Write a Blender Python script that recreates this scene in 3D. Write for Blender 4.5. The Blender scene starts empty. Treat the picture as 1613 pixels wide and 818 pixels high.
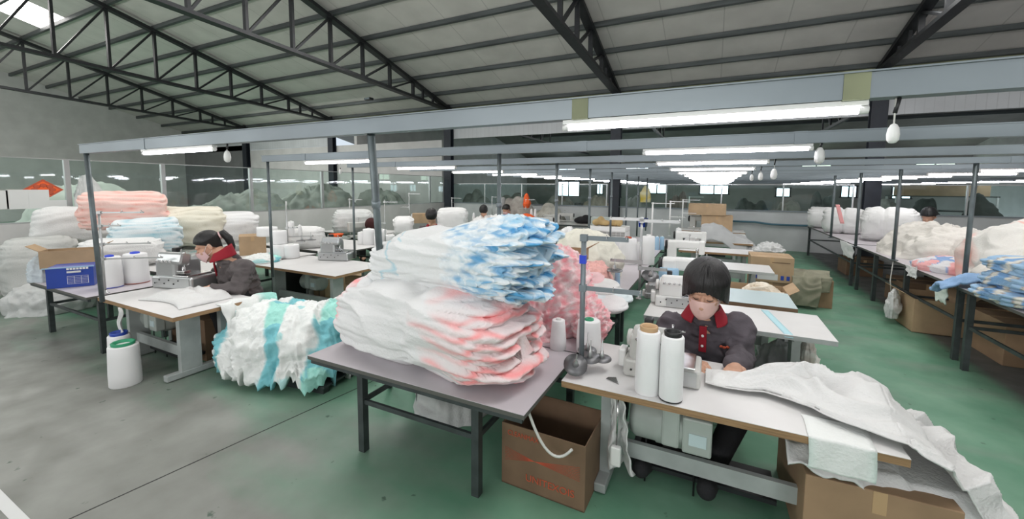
import bpy, bmesh, math, random
import numpy as np
from mathutils import Vector, Matrix, noise, Quaternion, Euler
random.seed(7)
D = bpy.data
COL = bpy.context.scene.collection
PI = math.pi
# ------------------------------------------------------------------ camera
F, CX, CY, YAW, PITCH, ROLL, CAMH = 643.96, 806.5, 351.7, 0.45878, 0.08687, 0.00726, 2.1
def cam_axes():
    cy, sy, cp, sp = math.cos(YAW), math.sin(YAW), math.cos(PITCH), math.sin(PITCH)
    w = Vector((-sy*cp, cy*cp, -sp)); r = Vector((cy, sy, 0)); u = r.cross(w)
    return math.cos(ROLL)*r+math.sin(ROLL)*u, -math.sin(ROLL)*r+math.cos(ROLL)*u, w
R_, U_, W_ = cam_axes()
def at(x, y, z=None, Y=None, X=None):
    "a point of the hall measured off the photograph: on the plane z, Y or X"
    d = W_ + R_*((x-CX)/F) - U_*((y-CY)/F)
    t = (z-CAMH)/d.z if z is not None else (Y/d.y if Y is not None else X/d.x)
    return Vector((0, 0, CAMH)) + d*t
cam = D.cameras.new('camera'); cam.sensor_width = 36; cam.lens = F/1613*36
cam.shift_y = -(409-CY)/1613; cam.clip_start = 0.05; cam.clip_end = 300
co = D.objects.new('camera', cam); COL.objects.link(co)
m = Matrix((R_, U_, -W_)).transposed().to_4x4(); m.translation = (0, 0, CAMH); co.matrix_world = m
bpy.context.scene.camera = co

# ------------------------------------------------------------------ materials
def nodes(name):
    mt = D.materials.new(name); mt.use_nodes = True
    nt = mt.node_tree; b = nt.nodes['Principled BSDF']
    return mt, nt, b
def mat(name, col, rough=.5, metal=0., var=.0, vscale=6., bump=0., bscale=60., spec=.5, stretch=None, col2=None):
    mt, nt, b = nodes(name); N = nt.nodes; L = nt.links
    b.inputs['Roughness'].default_value = rough; b.inputs['Metallic'].default_value = metal
    b.inputs['Specular IOR Level'].default_value = spec
    b.inputs['Base Color'].default_value = (*col, 1)
    if var or bump or col2:
        tc = N.new('ShaderNodeTexCoord'); mp = N.new('ShaderNodeMapping')
        L.new(tc.outputs['Object'], mp.inputs[0])
        if stretch: mp.inputs['Scale'].default_value = stretch
    if var or col2:
        n = N.new('ShaderNodeTexNoise'); n.inputs['Scale'].default_value = vscale; n.inputs['Detail'].default_value = 5
        L.new(mp.outputs[0], n.inputs['Vector'])
        r = N.new('ShaderNodeValToRGB'); L.new(n.outputs['Fac'], r.inputs[0])
        c2 = col2 if col2 else tuple(c*(1-var) for c in col)
        r.color_ramp.elements[0].position = .35; r.color_ramp.elements[1].position = .65
        r.color_ramp.elements[0].color = (*c2, 1); r.color_ramp.elements[1].color = (*col, 1)
        L.new(r.outputs[0], b.inputs['Base Color'])
    if bump:
        n2 = N.new('ShaderNodeTexNoise'); n2.inputs['Scale'].default_value = bscale; n2.inputs['Detail'].default_value = 3
        L.new(mp.outputs[0], n2.inputs['Vector'])
        bp = N.new('ShaderNodeBump'); bp.inputs['Strength'].default_value = bump; bp.inputs['Distance'].default_value = .01
        L.new(n2.outputs['Fac'], bp.inputs['Height']); L.new(bp.outputs[0], b.inputs['Normal'])
    return mt
def emis(name, col, s):
    mt, nt, b = nodes(name)
    b.inputs['Base Color'].default_value = (.8, .8, .8, 1)
    b.inputs['Emission Color'].default_value = (*col, 1); b.inputs['Emission Strength'].default_value = s
    return mt
def vmat(name, rough=.9, bump=.55, bscale=55., weave=True):
    "dyed cloth: colour comes from the mesh's own dye attribute"
    mt, nt, b = nodes(name); N = nt.nodes; L = nt.links
    a = N.new('ShaderNodeAttribute'); a.attribute_name = 'Col'
    L.new(a.outputs['Color'], b.inputs['Base Color']); b.inputs['Roughness'].default_value = rough
    b.inputs['Specular IOR Level'].default_value = .15
    tc = N.new('ShaderNodeTexCoord')
    n2 = N.new('ShaderNodeTexNoise'); n2.inputs['Scale'].default_value = bscale; n2.inputs['Detail'].default_value = 4
    L.new(tc.outputs['Object'], n2.inputs['Vector'])
    bp = N.new('ShaderNodeBump'); bp.inputs['Strength'].default_value = bump; bp.inputs['Distance'].default_value = .012
    L.new(n2.outputs['Fac'], bp.inputs['Height']); L.new(bp.outputs[0], b.inputs['Normal'])
    return mt
M = {}
M['cloth'] = vmat('dyed_cloth')
M['steel_dark'] = mat('dark_painted_steel', (.025, .027, .03), .5, .2, .3, 8)
M['steel_col'] = mat('blue_black_column', (.018, .023, .034), .5, .1, .3, 3)
M['purlin'] = mat('grey_green_purlin', (.13, .145, .145), .55, .5, .4, 2, stretch=(.3, 1, 4))
M['galv'] = mat('galvanised_beam', (.26, .30, .325), .45, .4, .35, 1.4, stretch=(.4, 1, 1))
M['post'] = mat('grey_steel_post', (.16, .19, .2), .45, .5, .3, 6)
M['leg'] = mat('dark_green_table_steel', (.07, .085, .085), .5, .3, .35, 8)
M['legw'] = mat('pale_grey_machine_stand', (.42, .45, .44), .5, .05, .18, 5)
M['lam'] = mat('white_laminate', (.72, .71, .70), .38, 0, .06, 3)
M['lamv'] = mat('lilac_grey_laminate', (.56, .52, .55), .35, 0, .08, 3)
M['lamb'] = mat('pale_blue_laminate', (.55, .66, .68), .35, 0, .06, 3)
M['wood'] = mat('plywood_edge', (.36, .22, .11), .6, 0, .35, 30, stretch=(.2, .2, 6))
M['dkedge'] = mat('dark_table_edge', (.1, .1, .09), .5)
M['cast'] = mat('machine_enamel', (.56, .56, .53), .32, .0, .08, 6)
M['castw'] = mat('white_machine_enamel', (.78, .78, .76), .3)
M['castg'] = mat('grey_green_motor_enamel', (.42, .46, .43), .4, 0, .12, 6)
M['chrome'] = mat('bright_steel', (.6, .6, .6), .22, 1.)
M['alu'] = mat('brushed_aluminium', (.5, .51, .51), .35, .8)
M['gun'] = mat('gunmetal_disc', (.16, .16, .165), .4, .6)
M['black'] = mat('black_plastic', (.012, .012, .013), .45)
M['blackc'] = mat('black_cloth', (.012, .012, .014), .9, bump=.3)
M['thread'] = mat('white_thread', (.84, .84, .84), .75, bump=.25, bscale=25, stretch=(1, 1, 20))
M['threadb'] = mat('pale_blue_thread', (.36, .55, .72), .75, bump=.25, bscale=25, stretch=(1, 1, 20))
M['kraft'] = mat('brown_cardboard', (.36, .235, .14), .85, 0, .18, 4)
M['kraftl'] = mat('light_brown_cardboard', (.47, .33, .2), .85, 0, .15, 4)
M['kraftd'] = mat('dull_brown_cardboard', (.2, .125, .075), .85, 0, .2, 4)
M['cone'] = mat('tan_paper_tube', (.5, .33, .18), .7)
M['red'] = mat('red_plastic', (.55, .06, .03), .5)
M['redp'] = mat('red_print', (.5, .09, .04), .7)
M['blue'] = mat('blue_plastic_crate', (.02, .06, .36), .35)
M['blueb'] = mat('bright_blue_plastic', (.02, .06, .6), .4)
M['whitep'] = mat('white_plastic', (.78, .78, .76), .4)
M['paper'] = mat('white_paper', (.7, .71, .7), .8)
M['skin'] = mat('skin', (.62, .36, .25), .5, 0, .12, 9, spec=.3)
M['hair'] = mat('black_hair', (.008, .007, .007), .38, 0, bump=.6, bscale=14, stretch=(14, 14, 1))
M['mask'] = mat('pink_face_mask', (.74, .5, .45), .85, bump=.15)
M['maskw'] = mat('pale_pink_face_mask', (.74, .5, .5), .85, bump=.15)
M['jacket'] = mat('grey_purple_work_jacket', (.095, .082, .095), .85, 0, .15, 5, bump=.3, bscale=50)
M['jacketb'] = mat('grey_brown_work_jacket', (.105, .09, .09), .85, 0, .15, 5, bump=.3, bscale=50)
M['collar'] = mat('dark_red_collar', (.28, .008, .02), .85, bump=.2)
M['redc'] = mat('red_clothing', (.45, .015, .015), .85, bump=.2)
M['orange'] = mat('orange_cloth', (.85, .13, .03), .8, bump=.2)
M['yellow'] = mat('yellow_plastic', (.7, .45, .03), .5)
M['tan'] = mat('tan_sacking', (.52, .37, .17), .85, 0, .25, 5, bump=.4, bscale=20)
M['olive'] = mat('olive_grey_sacking', (.27, .265, .19), .85, 0, .2, 5, bump=.4, bscale=20)
M['greycl'] = mat('grey_cotton_cover', (.42, .43, .43), .9, 0, .08, 5, bump=.3, bscale=20)
M['cable'] = mat('white_cable', (.6, .6, .56), .5)
M['cabled'] = mat('dark_cable', (.02, .02, .022), .5)
M['teal'] = mat('teal_pipe', (.06, .15, .2), .5)
M['tube'] = emis('lit_fluorescent_tube', (.93, .92, 1.), 23.)
M['day'] = emis('daylight_window', (.75, .9, 1.), 3.2)
M['dayg'] = emis('daylight_green_window', (.72, 1., .78), 2.4)
M['sky'] = emis('daylight_skylight', (1., .93, .9), 6)
M['green'] = mat('green_plastic', (.03, .3, .15), .5)
M['darkstuff'] = mat('dark_green_cover', (.05, .07, .06), .7, 0, .5, 2, bump=.3, bscale=8)
M['dullpile'] = mat('dull_grey_cloth', (.26, .27, .25), .9, 0, .4, 2, bump=.4, bscale=8)

# ------------------------------------------------------------------ scene helpers
def tag(o, label=None, cat=None, group=None, kind=None):
    if label: o['label'] = label
    if cat: o['category'] = cat
    if group: o['group'] = group
    if kind: o['kind'] = kind
    return o
def link(name, me, parent=None, mats=()):
    o = D.objects.new(name, me); COL.objects.link(o)
    for x in mats: me.materials.append(x)
    if parent is not None: o.parent = parent
    return o
def empty(name, loc, rz=0, label=None, cat=None, group=None):
    o = D.objects.new(name, None); o.empty_display_size = .1; COL.objects.link(o)
    o.location = loc; o.rotation_euler = (0, 0, rz)
    return tag(o, label, cat, group)
def kids(o): return [c for c in D.objects if c.parent == o]
def copy_tree(o, parent=None, top=True):
    c = o.copy(); COL.objects.link(c)
    if parent is not None: c.parent = parent
    for ch in list(o.children): copy_tree(ch, c, False)
    return c
class MB:
    "collects solids; build() links them as one mesh object"
    def __init__(s): s.v = []; s.f = []; s.mi = []; s.sm = []
    def add(s, vs, fs, mi=0, smooth=False):
        n = len(s.v); s.v += [tuple(v) for v in vs]
        for f in fs: s.f.append([i+n for i in f]); s.mi.append(mi); s.sm.append(smooth)
        return s
    def box(s, x0, x1, y0, y1, z0, z1, mi=0, rot=None, b=0):
        if b:
            return s.bbox(x0, x1, y0, y1, z0, z1, b, mi, rot)
        vs = [Vector((x, y, z)) for z in (z0, z1) for y in (y0, y1) for x in (x0, x1)]
        if rot:
            c = Vector(((x0+x1)/2, (y0+y1)/2, (z0+z1)/2)); vs = [c+rot@(v-c) for v in vs]
        return s.add(vs, [(0, 2, 3, 1), (4, 5, 7, 6), (0, 1, 5, 4), (2, 6, 7, 3), (0, 4, 6, 2), (1, 3, 7, 5)], mi)
    def bbox(s, x0, x1, y0, y1, z0, z1, b, mi=0, rot=None):
        bm = bmesh.new(); bmesh.ops.create_cube(bm, size=1)
        c = Vector(((x0+x1)/2, (y0+y1)/2, (z0+z1)/2)); sc = Vector((x1-x0, y1-y0, z1-z0))
        for v in bm.verts: v.co = Vector((v.co.x*sc.x, v.co.y*sc.y, v.co.z*sc.z))
        bmesh.ops.bevel(bm, geom=list(bm.edges), offset=min(b, min(abs(q) for q in sc)*.45), segments=2, profile=.5, affect='EDGES')
        vs = [c+(rot@v.co if rot else v.co) for v in bm.verts]; bm.verts.index_update()
        fs = [[v.index for v in f.verts] for f in bm.faces]; bm.free()
        return s.add(vs, fs, mi)
    def tube(s, pts, r, n=8, mi=0, cap=True):
        pts = [Vector(p) for p in pts]; rs = r if isinstance(r, (list, tuple)) else [r]*len(pts)
        vs = []; prev = None
        for i, p in enumerate(pts):
            t = (pts[min(i+1, len(pts)-1)]-pts[max(i-1, 0)])
            t = t.normalized() if t.length > 1e-9 else Vector((0, 0, 1))
            if prev is None:
                a = Vector((0, 0, 1)) if abs(t.z) < .9 else Vector((1, 0, 0)); nrm = (a-t*a.dot(t)).normalized()
            else:
                nrm = prev-t*prev.dot(t); nrm = nrm.normalized() if nrm.length > 1e-6 else prev
            prev = nrm; b = t.cross(nrm)
            vs += [p+(nrm*math.cos(2*PI*k/n)+b*math.sin(2*PI*k/n))*rs[i] for k in range(n)]
        fs = [(i*n+k, i*n+(k+1) % n, (i+1)*n+(k+1) % n, (i+1)*n+k) for i in range(len(pts)-1) for k in range(n)]
        s.add(vs, fs, mi, True)
        if cap:
            s.add(vs[:n], [tuple(reversed(range(n)))], mi); s.add(vs[-n:], [tuple(range(n))], mi)
        return s
    def bar(s, a, b, w, h=None, mi=0, up=Vector((0, 0, 1))):
        a = Vector(a); b = Vector(b); h = h or w; t = (b-a).normalized()
        if abs(t.dot(up)) > .98: up = Vector((0, 1, 0))
        x = t.cross(up).normalized(); y = x.cross(t)
        vs = [p+x*(i*w/2)+y*(j*h/2) for p in (a, b) for i, j in ((-1, -1), (1, -1), (1, 1), (-1, 1))]
        return s.add(vs, [(3, 2, 1, 0), (4, 5, 6, 7), (0, 1, 5, 4), (1, 2, 6, 5), (2, 3, 7, 6), (3, 0, 4, 7)], mi)
    def lathe(s, prof, c=(0, 0, 0), n=24, mi=0, axis=None, smooth=True):
        c = Vector(c); q = Vector((0, 0, 1)).rotation_difference(Vector(axis).normalized()) if axis else None
        vs = []
        for r, z in prof:
            for k in range(n):
                v = Vector((r*math.cos(2*PI*k/n), r*math.sin(2*PI*k/n), z)); vs.append(c+(q@v if q else v))
        fs = [(i*n+k, i*n+(k+1) % n, (i+1)*n+(k+1) % n, (i+1)*n+k) for i in range(len(prof)-1) for k in range(n)]
        fs += [tuple(reversed(range(n))), tuple(range((len(prof)-1)*n, len(prof)*n))]
        return s.add(vs, fs, mi, smooth)
    def prism(s, poly, z0, z1, mi=0, fn=None):
        "extrude a polygon of (a, b) from z0 to z1; fn maps (a,b,c) to a point"
        n = len(poly); fn = fn or (lambda a, b, c: (a, b, c))
        vs = [fn(a, b, z0) for a, b in poly]+[fn(a, b, z1) for a, b in poly]
        fs = [tuple(reversed(range(n))), tuple(range(n, 2*n))]+[(i, (i+1) % n, n+(i+1) % n, n+i) for i in range(n)]
        return s.add(vs, fs, mi)
    def ball(s, c, r, n=12, mi=0):
        r = r if isinstance(r, (tuple, list)) else (r, r, r)
        vs = []; fs = []; m_ = n//2
        for i in range(m_+1):
            ph = PI*i/m_
            for k in range(n):
                vs.append((c[0]+r[0]*math.sin(ph)*math.cos(2*PI*k/n), c[1]+r[1]*math.sin(ph)*math.sin(2*PI*k/n), c[2]+r[2]*math.cos(ph)))
        fs = [((i+1)*n+k, (i+1)*n+(k+1) % n, i*n+(k+1) % n, i*n+k) for i in range(m_) for k in range(n)]
        return s.add(vs, fs, mi, True)
    def build(s, name, mats, parent=None, loc=None, rz=None):
        me = D.meshes.new(name); me.from_pydata(s.v, [], s.f)
        me.polygons.foreach_set('material_index', s.mi); me.polygons.foreach_set('use_smooth', s.sm)
        me.validate(); me.update()
        bm = bmesh.new(); bm.from_mesh(me)
        bmesh.ops.remove_doubles(bm, verts=bm.verts, dist=1e-6)
        bmesh.ops.recalc_face_normals(bm, faces=bm.faces); bm.to_mesh(me); bm.free()
        o = link(name, me, parent, mats if isinstance(mats, (list, tuple)) else [mats])
        if loc is not None: o.location = loc
        if rz is not None: o.rotation_euler = (0, 0, rz)
        return o
def B(*a, **k): return MB().box(*a, **k)
def struct(o, label=None):
    o['kind'] = 'structure'
    if label: o['label'] = label
    return o

# ------------------------------------------------------------------ cloth makers
WHITE = (.70, .70, .69)
def nz(x, y, z): return noise.noise(Vector((x, y, z)))
def mixc(a, b, t):
    t = max(0., min(1., t)); return (a[0]+(b[0]-a[0])*t, a[1]+(b[1]-a[1])*t, a[2]+(b[2]-a[2])*t)
def grid_obj(name, P, C, nu, nv, wrap, parent=None, material=None, loc=None, rz=0, caps=True):
    "P: (nu*nv) points, rows of nv; wrap joins v; caps closes the first and last row"
    fs = []; W = nv if wrap else nv-1
    for i in range(nu-1):
        for j in range(W):
            fs.append((i*nv+j, i*nv+(j+1) % nv, (i+1)*nv+(j+1) % nv, (i+1)*nv+j))
    if caps and wrap:
        fs.append(tuple(reversed(range(nv)))); fs.append(tuple(range((nu-1)*nv, nu*nv)))
    me = D.meshes.new(name); me.from_pydata(P, [], fs)
    at_ = me.color_attributes.new('Col', 'FLOAT_COLOR', 'POINT')
    flat = np.ones((len(P), 4), dtype=np.float32); flat[:, :3] = np.array(C, dtype=np.float32)
    at_.data.foreach_set('color', flat.ravel())
    me.polygons.foreach_set('use_smooth', [True]*len(fs)); me.update()
    bm = bmesh.new(); bm.from_mesh(me); bmesh.ops.recalc_face_normals(bm, faces=bm.faces); bm.to_mesh(me); bm.free()
    o = link(name, me, parent, [material or M['cloth']])
    if loc is not None: o.location = loc
    o.rotation_euler = (0, 0, rz)
    return o
def bundle(name, L, W, H, seed=0, nl=14, pinch=(), end=5., ragL=.03, ragR=.03, colf=None, nu=110, nv=90,
           sag=0., amp=.012, big=.05, loc=(0, 0, 0), rz=0, m=2.8, frill=0., top=None, label=None, cat='bundle', group=None, crease=.02, endflare=0.):
    "a folded, stacked and tied bale of cloth lying along x on z=0"
    s = seed*13.7; P = []; C = []
    for i in range(nu):
        a = i/(nu-1); t = .5-.5*math.cos(PI*a); t = .25*t+.75*a*1.0 if 0 else t
        c = 2*t-1
        e = max(0., 1-abs(c)**end)**(1/end*1.6)
        pin = 1.
        for pt, ps, pw in pinch: pin -= ps*math.exp(-((t-pt)/pw)**2)
        h = H*(top(t) if top else 1.)
        for j in range(nv):
            th = 2*PI*j/nv
            cs, sn = math.cos(th), math.sin(th)
            yy = math.copysign(abs(cs)**(2/m), cs)*.5*W*pin*(.25+.75*e)*(1+endflare*abs(c)**3)
            zz = (math.copysign(abs(sn)**(2/m), sn)*.5)*h*(.3+.7*e)
            zc = h*.5
            x = c*L/2
            z = zc*(pin*.35+.65)+zz*pin**1.5
            # layers: folded edges show as grooves, strongest at the two ends
            wob = nz(x*1.3+s, yy*1.6, z*1.5)*1.5+nz(x*3+s, yy*3, z*4+3.3)*.45
            q = z/H*nl+wob
            g = abs(math.sin(PI*q))**.5
            fl = math.floor(q)
            jit = (math.sin(fl*127.1+s)*43758.5453) % 1
            endw = abs(c)**3
            rag = ragL if c < 0 else ragR
            wr = .5-abs(nz(x*1.7+s+.5*nz(x, yy*2, z*4), yy*3.2, z*8))
            ga = 0.
            for pt, ps, pw in pinch:
                gd = abs(t-pt); ga += math.exp(-(gd/(pw*2.4))**2)*(.5-abs(nz(th*5+s, gd*5, 1)))*ps*.16
            d = amp*(g-.6)*(.45+1.5*endw)+crease*wr*1.5+big*.6*nz(x*1.3+s, yy*1.5+5, z*1.8)+ga
            dx = math.copysign(1, c)*(endw*(rag*(jit-.3)*2+rag*.8*(g-.5)))
            if frill:
                fw = max(0., (abs(c) if c > 0 else abs(c)*.6)-.30)/.6
                w1 = .5-abs(nz(x*9+s, yy*9, z*13)); w2 = .5-abs(nz(x*21, yy*21+s, z*27))
                d += frill*fw*(w1*1.6+w2*.9)
                dx += frill*fw*(1.2*(.5-abs(nz(x*9, yy*12+s, z*20)))+.5*nz(x*30, yy*30, z*40))
            y2 = yy+cs*d*(.3+.7*e); z2 = z+sn*d*(.3+.7*e)+sag*(c*c)
            if z2 < 0: z2 = 0.0+.002*g
            P.append((x+dx, y2, z2))
            C.append(colf(t, x, y2, z2/H, g, s) if colf else WHITE)
    o = grid_obj(name, P, C, nu, nv, True, None, None, loc, rz)
    if label: tag(o, label, cat, group)
    return o
def heap(name, rx, ry, H, seed=0, loc=(0, 0, 0), rz=0, colf=None, nr=60, na=120, p=2.4, fold=.05, freq=2.2, label=None,
         cat='laundry pile', group=None, rough=.0, under=.0, parent=None, material=None, aniso=(1, 1), edge=.12, lobes=.1, hem=0., flute=0., tilt=0.):
    "a soft mound of loose cloth on z=0 with creased folds"
    s = seed*9.31; P = []; C = []
    for i in range(nr):
        r = 1-(1-(i/(nr-1)))**1.0
        for j in range(na):
            a = 2*PI*j/na
            ca, sa = math.cos(a), math.sin(a)
            rim = 1+lobes*nz(ca*1.7+s, sa*1.7, .5)+lobes*.6*nz(ca*5+s, sa*5, 2.5)
            if r < .8:
                rr = r/.8; zz = (1-(rr*.93)**p)**(1/1.6)
            else:
                k = (r-.8)/.2; rr = 1-under*k*k; zz = (1-.93**p)**(1/1.6)*(1-k)
            x = rx*rr*rim*ca; y = ry*rr*rim*sa
            wx = x*aniso[0]; wy = y*aniso[1]
            w1 = nz(wx*freq*.6+s, wy*freq*.6, 1.)
            w2 = nz(wx*freq*.6, wy*freq*.6+s, 7.)
            f = 1-2*abs(nz(wx*freq+w1*1.3+s, wy*freq+w2*1.3, zz*2.))
            f2 = 1-2*abs(nz(wx*freq*2.4+w2*2+s, wy*freq*2.4+w1*2, 4.+zz*5))
            f3 = nz(wx*freq*.45+s, wy*freq*.45, 9)
            d = fold*(f-.4)+fold*.45*(f2-.4)+H*.35*f3
            if rough: d += rough*(nz(x*18+s, y*18, zz*18)+.5*nz(x*40+s, y*40, zz*40))
            z = H*zz*(1+tilt*x/rx)
            if flute:
                fa = math.atan2(sa, ca); d += flute*min(1, max(0, r-.35)/.3)*((.45-abs(nz(ca*5+s, sa*5, zz*1.1)))*1.4+(.4-abs(nz(ca*13+s, sa*13, zz*2.5)))*.8)
            if hem and r > .8:
                k2 = (r-.8)/.2; z += hem*k2*(abs(nz(ca*7+s, sa*7, 2))*1.6+abs(nz(ca*21+s, sa*21, 5)))
            out = d*min(1, zz*3+(.15 if not flute else .8))
            nx = ca*(.25+.75*min(1, rr*rr)); ny = sa*(.25+.75*min(1, rr*rr)); nzz = 1-.55*min(1, rr)
            x += nx*out; y += ny*out; z = max(0.0, z+nzz*out*(1 if zz > .02 else 0))
            P.append((x, y, z)); C.append(colf(x, y, z/H, f, s) if colf else WHITE)
    # flat underside
    P2 = P+[(0.9*q[0], .9*q[1], max(0., q[2]-.02) if hem else 0.0) for q in P[-na:]]; C2 = C+C[-na:]
    o = grid_obj(name, P2, C2, nr+1, na, True, parent, material, loc, rz, caps=True)
    if label: tag(o, label, cat, group)
    return o
def drape(name, fn, nu, nv, th=.006, parent=None, material=None, colf=None, loc=None, rz=0):
    "a sheet of cloth; fn(u,v) gives the point; given a real thickness"
    P = []; C = []
    for i in range(nu):
        for j in range(nv):
            u, v = i/(nu-1), j/(nv-1); q = fn(u, v); P.append(q); C.append(colf(u, v, q) if colf else WHITE)
    o = grid_obj(name, P, C, nu, nv, False, parent, material, loc, rz)
    md = o.modifiers.new('thick', 'SOLIDIFY'); md.thickness = th; md.offset = 0
    return o
def ell(c, r, rot=None, n=20):
    "an ellipsoid for fuse()"
    bm = bmesh.new(); bmesh.ops.create_uvsphere(bm, u_segments=n, v_segments=n*2//3, radius=1)
    for v in bm.verts:
        q = Vector((v.co.x*r[0], v.co.y*r[1], v.co.z*r[2])); v.co = Vector(c)+(rot@q if rot else q)
    return bm
def cap(a, b, ra, rb, n=14):
    "a tapered capsule for fuse()"
    a = Vector(a); b = Vector(b); t = (b-a); L = t.length; q = Vector((0, 0, 1)).rotation_difference(t.normalized())
    bm = bmesh.new(); K = 5; rows = []
    prof = [(ra*math.sin(PI/2*k/K), -ra*math.cos(PI/2*k/K)) for k in range(K+1)]+[(rb*math.cos(PI/2*k/K), L+rb*math.sin(PI/2*k/K)) for k in range(K+1)]
    for r, z in prof:
        if r < 1e-6: rows.append([bm.verts.new(a+q@Vector((0, 0, z)))])
        else: rows.append([bm.verts.new(a+q@Vector((r*math.cos(2*PI*k/n), r*math.sin(2*PI*k/n), z))) for k in range(n)])
    for A_, B_ in zip(rows, rows[1:]):
        for k in range(n):
            l = [A_[k % len(A_)], A_[(k+1) % len(A_)], B_[(k+1) % len(B_)], B_[k % len(B_)]]
            u = []
            for v in l:
                if v not in u: u.append(v)
            if len(u) > 2: bm.faces.new(u)
    return bm
def fuse(name, shapes, voxel, mats, parent=None, smooth=4, disp=None, loc=None, matf=None):
    "melt overlapping solids into one continuous skin"
    me = D.meshes.new(name); bm = bmesh.new()
    for b in shapes:
        t = D.meshes.new('t'); b.to_mesh(t); b.free(); bm.from_mesh(t); D.meshes.remove(t)
    bm.to_mesh(me); bm.free()
    o = D.objects.new(name, me); COL.objects.link(o)
    r = o.modifiers.new('r', 'REMESH'); r.mode = 'VOXEL'; r.voxel_size = voxel
    if smooth:
        sm = o.modifiers.new('s', 'SMOOTH'); sm.iterations = smooth; sm.factor = .5
    dg = bpy.context.evaluated_depsgraph_get(); me2 = D.meshes.new_from_object(o.evaluated_get(dg))
    o.modifiers.clear(); o.data = me2; D.meshes.remove(me); me2.name = name
    if disp:
        me2.update(); ns = [v.normal.copy() for v in me2.vertices]
        for v, nn in zip(me2.vertices, ns): v.co += nn*disp(v.co)
    me2.polygons.foreach_set('use_smooth', [True]*len(me2.polygons))
    me2.materials.clear()
    for x in (mats if isinstance(mats, (list, tuple)) else [mats]): me2.materials.append(x)
    if matf:
        for pl in me2.polygons: pl.material_index = matf(pl.center)
    if parent is not None: o.parent = parent
    if loc is not None: o.location = loc
    return o
def text(s, size, loc, rot, mt, name, parent, ext=.001, sx=1.):
    cu = D.curves.new('txt', 'FONT'); cu.body = s; cu.size = size; cu.extrude = ext; cu.align_x = 'CENTER'; cu.align_y = 'CENTER'
    t = D.objects.new('txt', cu); COL.objects.link(t)
    dg = bpy.context.evaluated_depsgraph_get(); me = D.meshes.new_from_object(t.evaluated_get(dg)); D.objects.remove(t)
    o = D.objects.new(name, me); COL.objects.link(o); me.materials.clear(); me.materials.append(mt); o.parent = parent
    o.location = loc; o.rotation_euler = rot; o.scale = (sx, 1, 1)
    return o
# ================================================================== THE HALL
XW0, XW1, YF, YB = -35.3, 13.5, -6.0, 16.65
BAY = [-27.59, -19.59, -11.59, -3.59, 4.41, 12.41]
def floor_mat():
    mt, nt, b = nodes('green_painted_concrete'); N = nt.nodes; L = nt.links
    tc = N.new('ShaderNodeTexCoord')
    def noise_(s, d=5, st=None):
        n = N.new('ShaderNodeTexNoise'); n.inputs['Scale'].default_value = s; n.inputs['Detail'].default_value = d
        if st:
            mp = N.new('ShaderNodeMapping'); mp.inputs['Scale'].default_value = st; mp.inputs['Rotation'].default_value = (0, 0, .5)
            L.new(tc.outputs['Object'], mp.inputs[0]); L.new(mp.outputs[0], n.inputs['Vector'])
        else: L.new(tc.outputs['Object'], n.inputs['Vector'])
        return n
    def ramp(inp, p0, c0, p1, c1):
        r = N.new('ShaderNodeValToRGB'); r.color_ramp.elements[0].position = p0; r.color_ramp.elements[1].position = p1
        r.color_ramp.elements[0].color = (*c0, 1); r.color_ramp.elements[1].color = (*c1, 1); L.new(inp, r.inputs[0]); return r
    def mix(f, a, c):
        x = N.new('ShaderNodeMix'); x.data_type = 'RGBA'; L.new(f, x.inputs[0]); L.new(a, x.inputs[6]); L.new(c, x.inputs[7]); return x
    g = ramp(noise_(1.3).outputs['Fac'], .35, (.10, .25, .16), .7, (.19, .35, .245))
    gy = ramp(noise_(2.2).outputs['Fac'], .3, (.20, .205, .185), .7, (.29, .30, .275))
    # worn grey concrete towards the near-left gangway
    sx = N.new('ShaderNodeSeparateXYZ'); L.new(tc.outputs['Object'], sx.inputs[0])
    a = N.new('ShaderNodeMapRange'); L.new(sx.outputs['Y'], a.inputs[0]); a.inputs[1].default_value = 2.9; a.inputs[2].default_value = .9
    bx = N.new('ShaderNodeMapRange'); L.new(sx.outputs['X'], bx.inputs[0]); bx.inputs[1].default_value = -1.; bx.inputs[2].default_value = -3.5
    mm = N.new('ShaderNodeMath'); mm.operation = 'MULTIPLY'; L.new(a.outputs[0], mm.inputs[0]); L.new(bx.outputs[0], mm.inputs[1])
    n3 = noise_(.9, 6, (1, 2.2, 1)); ad = N.new('ShaderNodeMath'); ad.operation = 'ADD'; L.new(mm.outputs[0], ad.inputs[0]); L.new(n3.outputs['Fac'], ad.inputs[1])
    f1 = ramp(ad.outputs[0], .50, (0, 0, 0), 1.05, (1, 1, 1))
    c = mix(f1.outputs[0], g.outputs[0], gy.outputs[0])
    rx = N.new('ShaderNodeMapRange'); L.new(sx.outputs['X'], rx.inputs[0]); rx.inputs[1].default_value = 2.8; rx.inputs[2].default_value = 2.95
    gd = ramp(noise_(1.5).outputs['Fac'], .3, (.10, .105, .1), .7, (.15, .155, .15))  # bare dark concrete under the right benches, with their shade painted in
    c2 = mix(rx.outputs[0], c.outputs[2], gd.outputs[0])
    st = ramp(noise_(7, 3).outputs['Fac'], .69, (0, 0, 0), .73, (.8, .8, .8))
    dk = N.new('ShaderNodeRGB'); dk.outputs[0].default_value = (.04, .08, .055, 1)
    c3 = mix(st.outputs[0], c2.outputs[2], dk.outputs[0])
    L.new(c3.outputs[2], b.inputs['Base Color'])
    rr = ramp(noise_(4).outputs['Fac'], .3, (.38,)*3, .7, (.6,)*3); L.new(rr.outputs[0], b.inputs['Roughness'])
    b.inputs['Specular IOR Level'].default_value = .35
    return mt
def plaster(name, c, s=1.5):
    return mat(name, c, .85, 0, .12, s, bump=.15, bscale=14)
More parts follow.
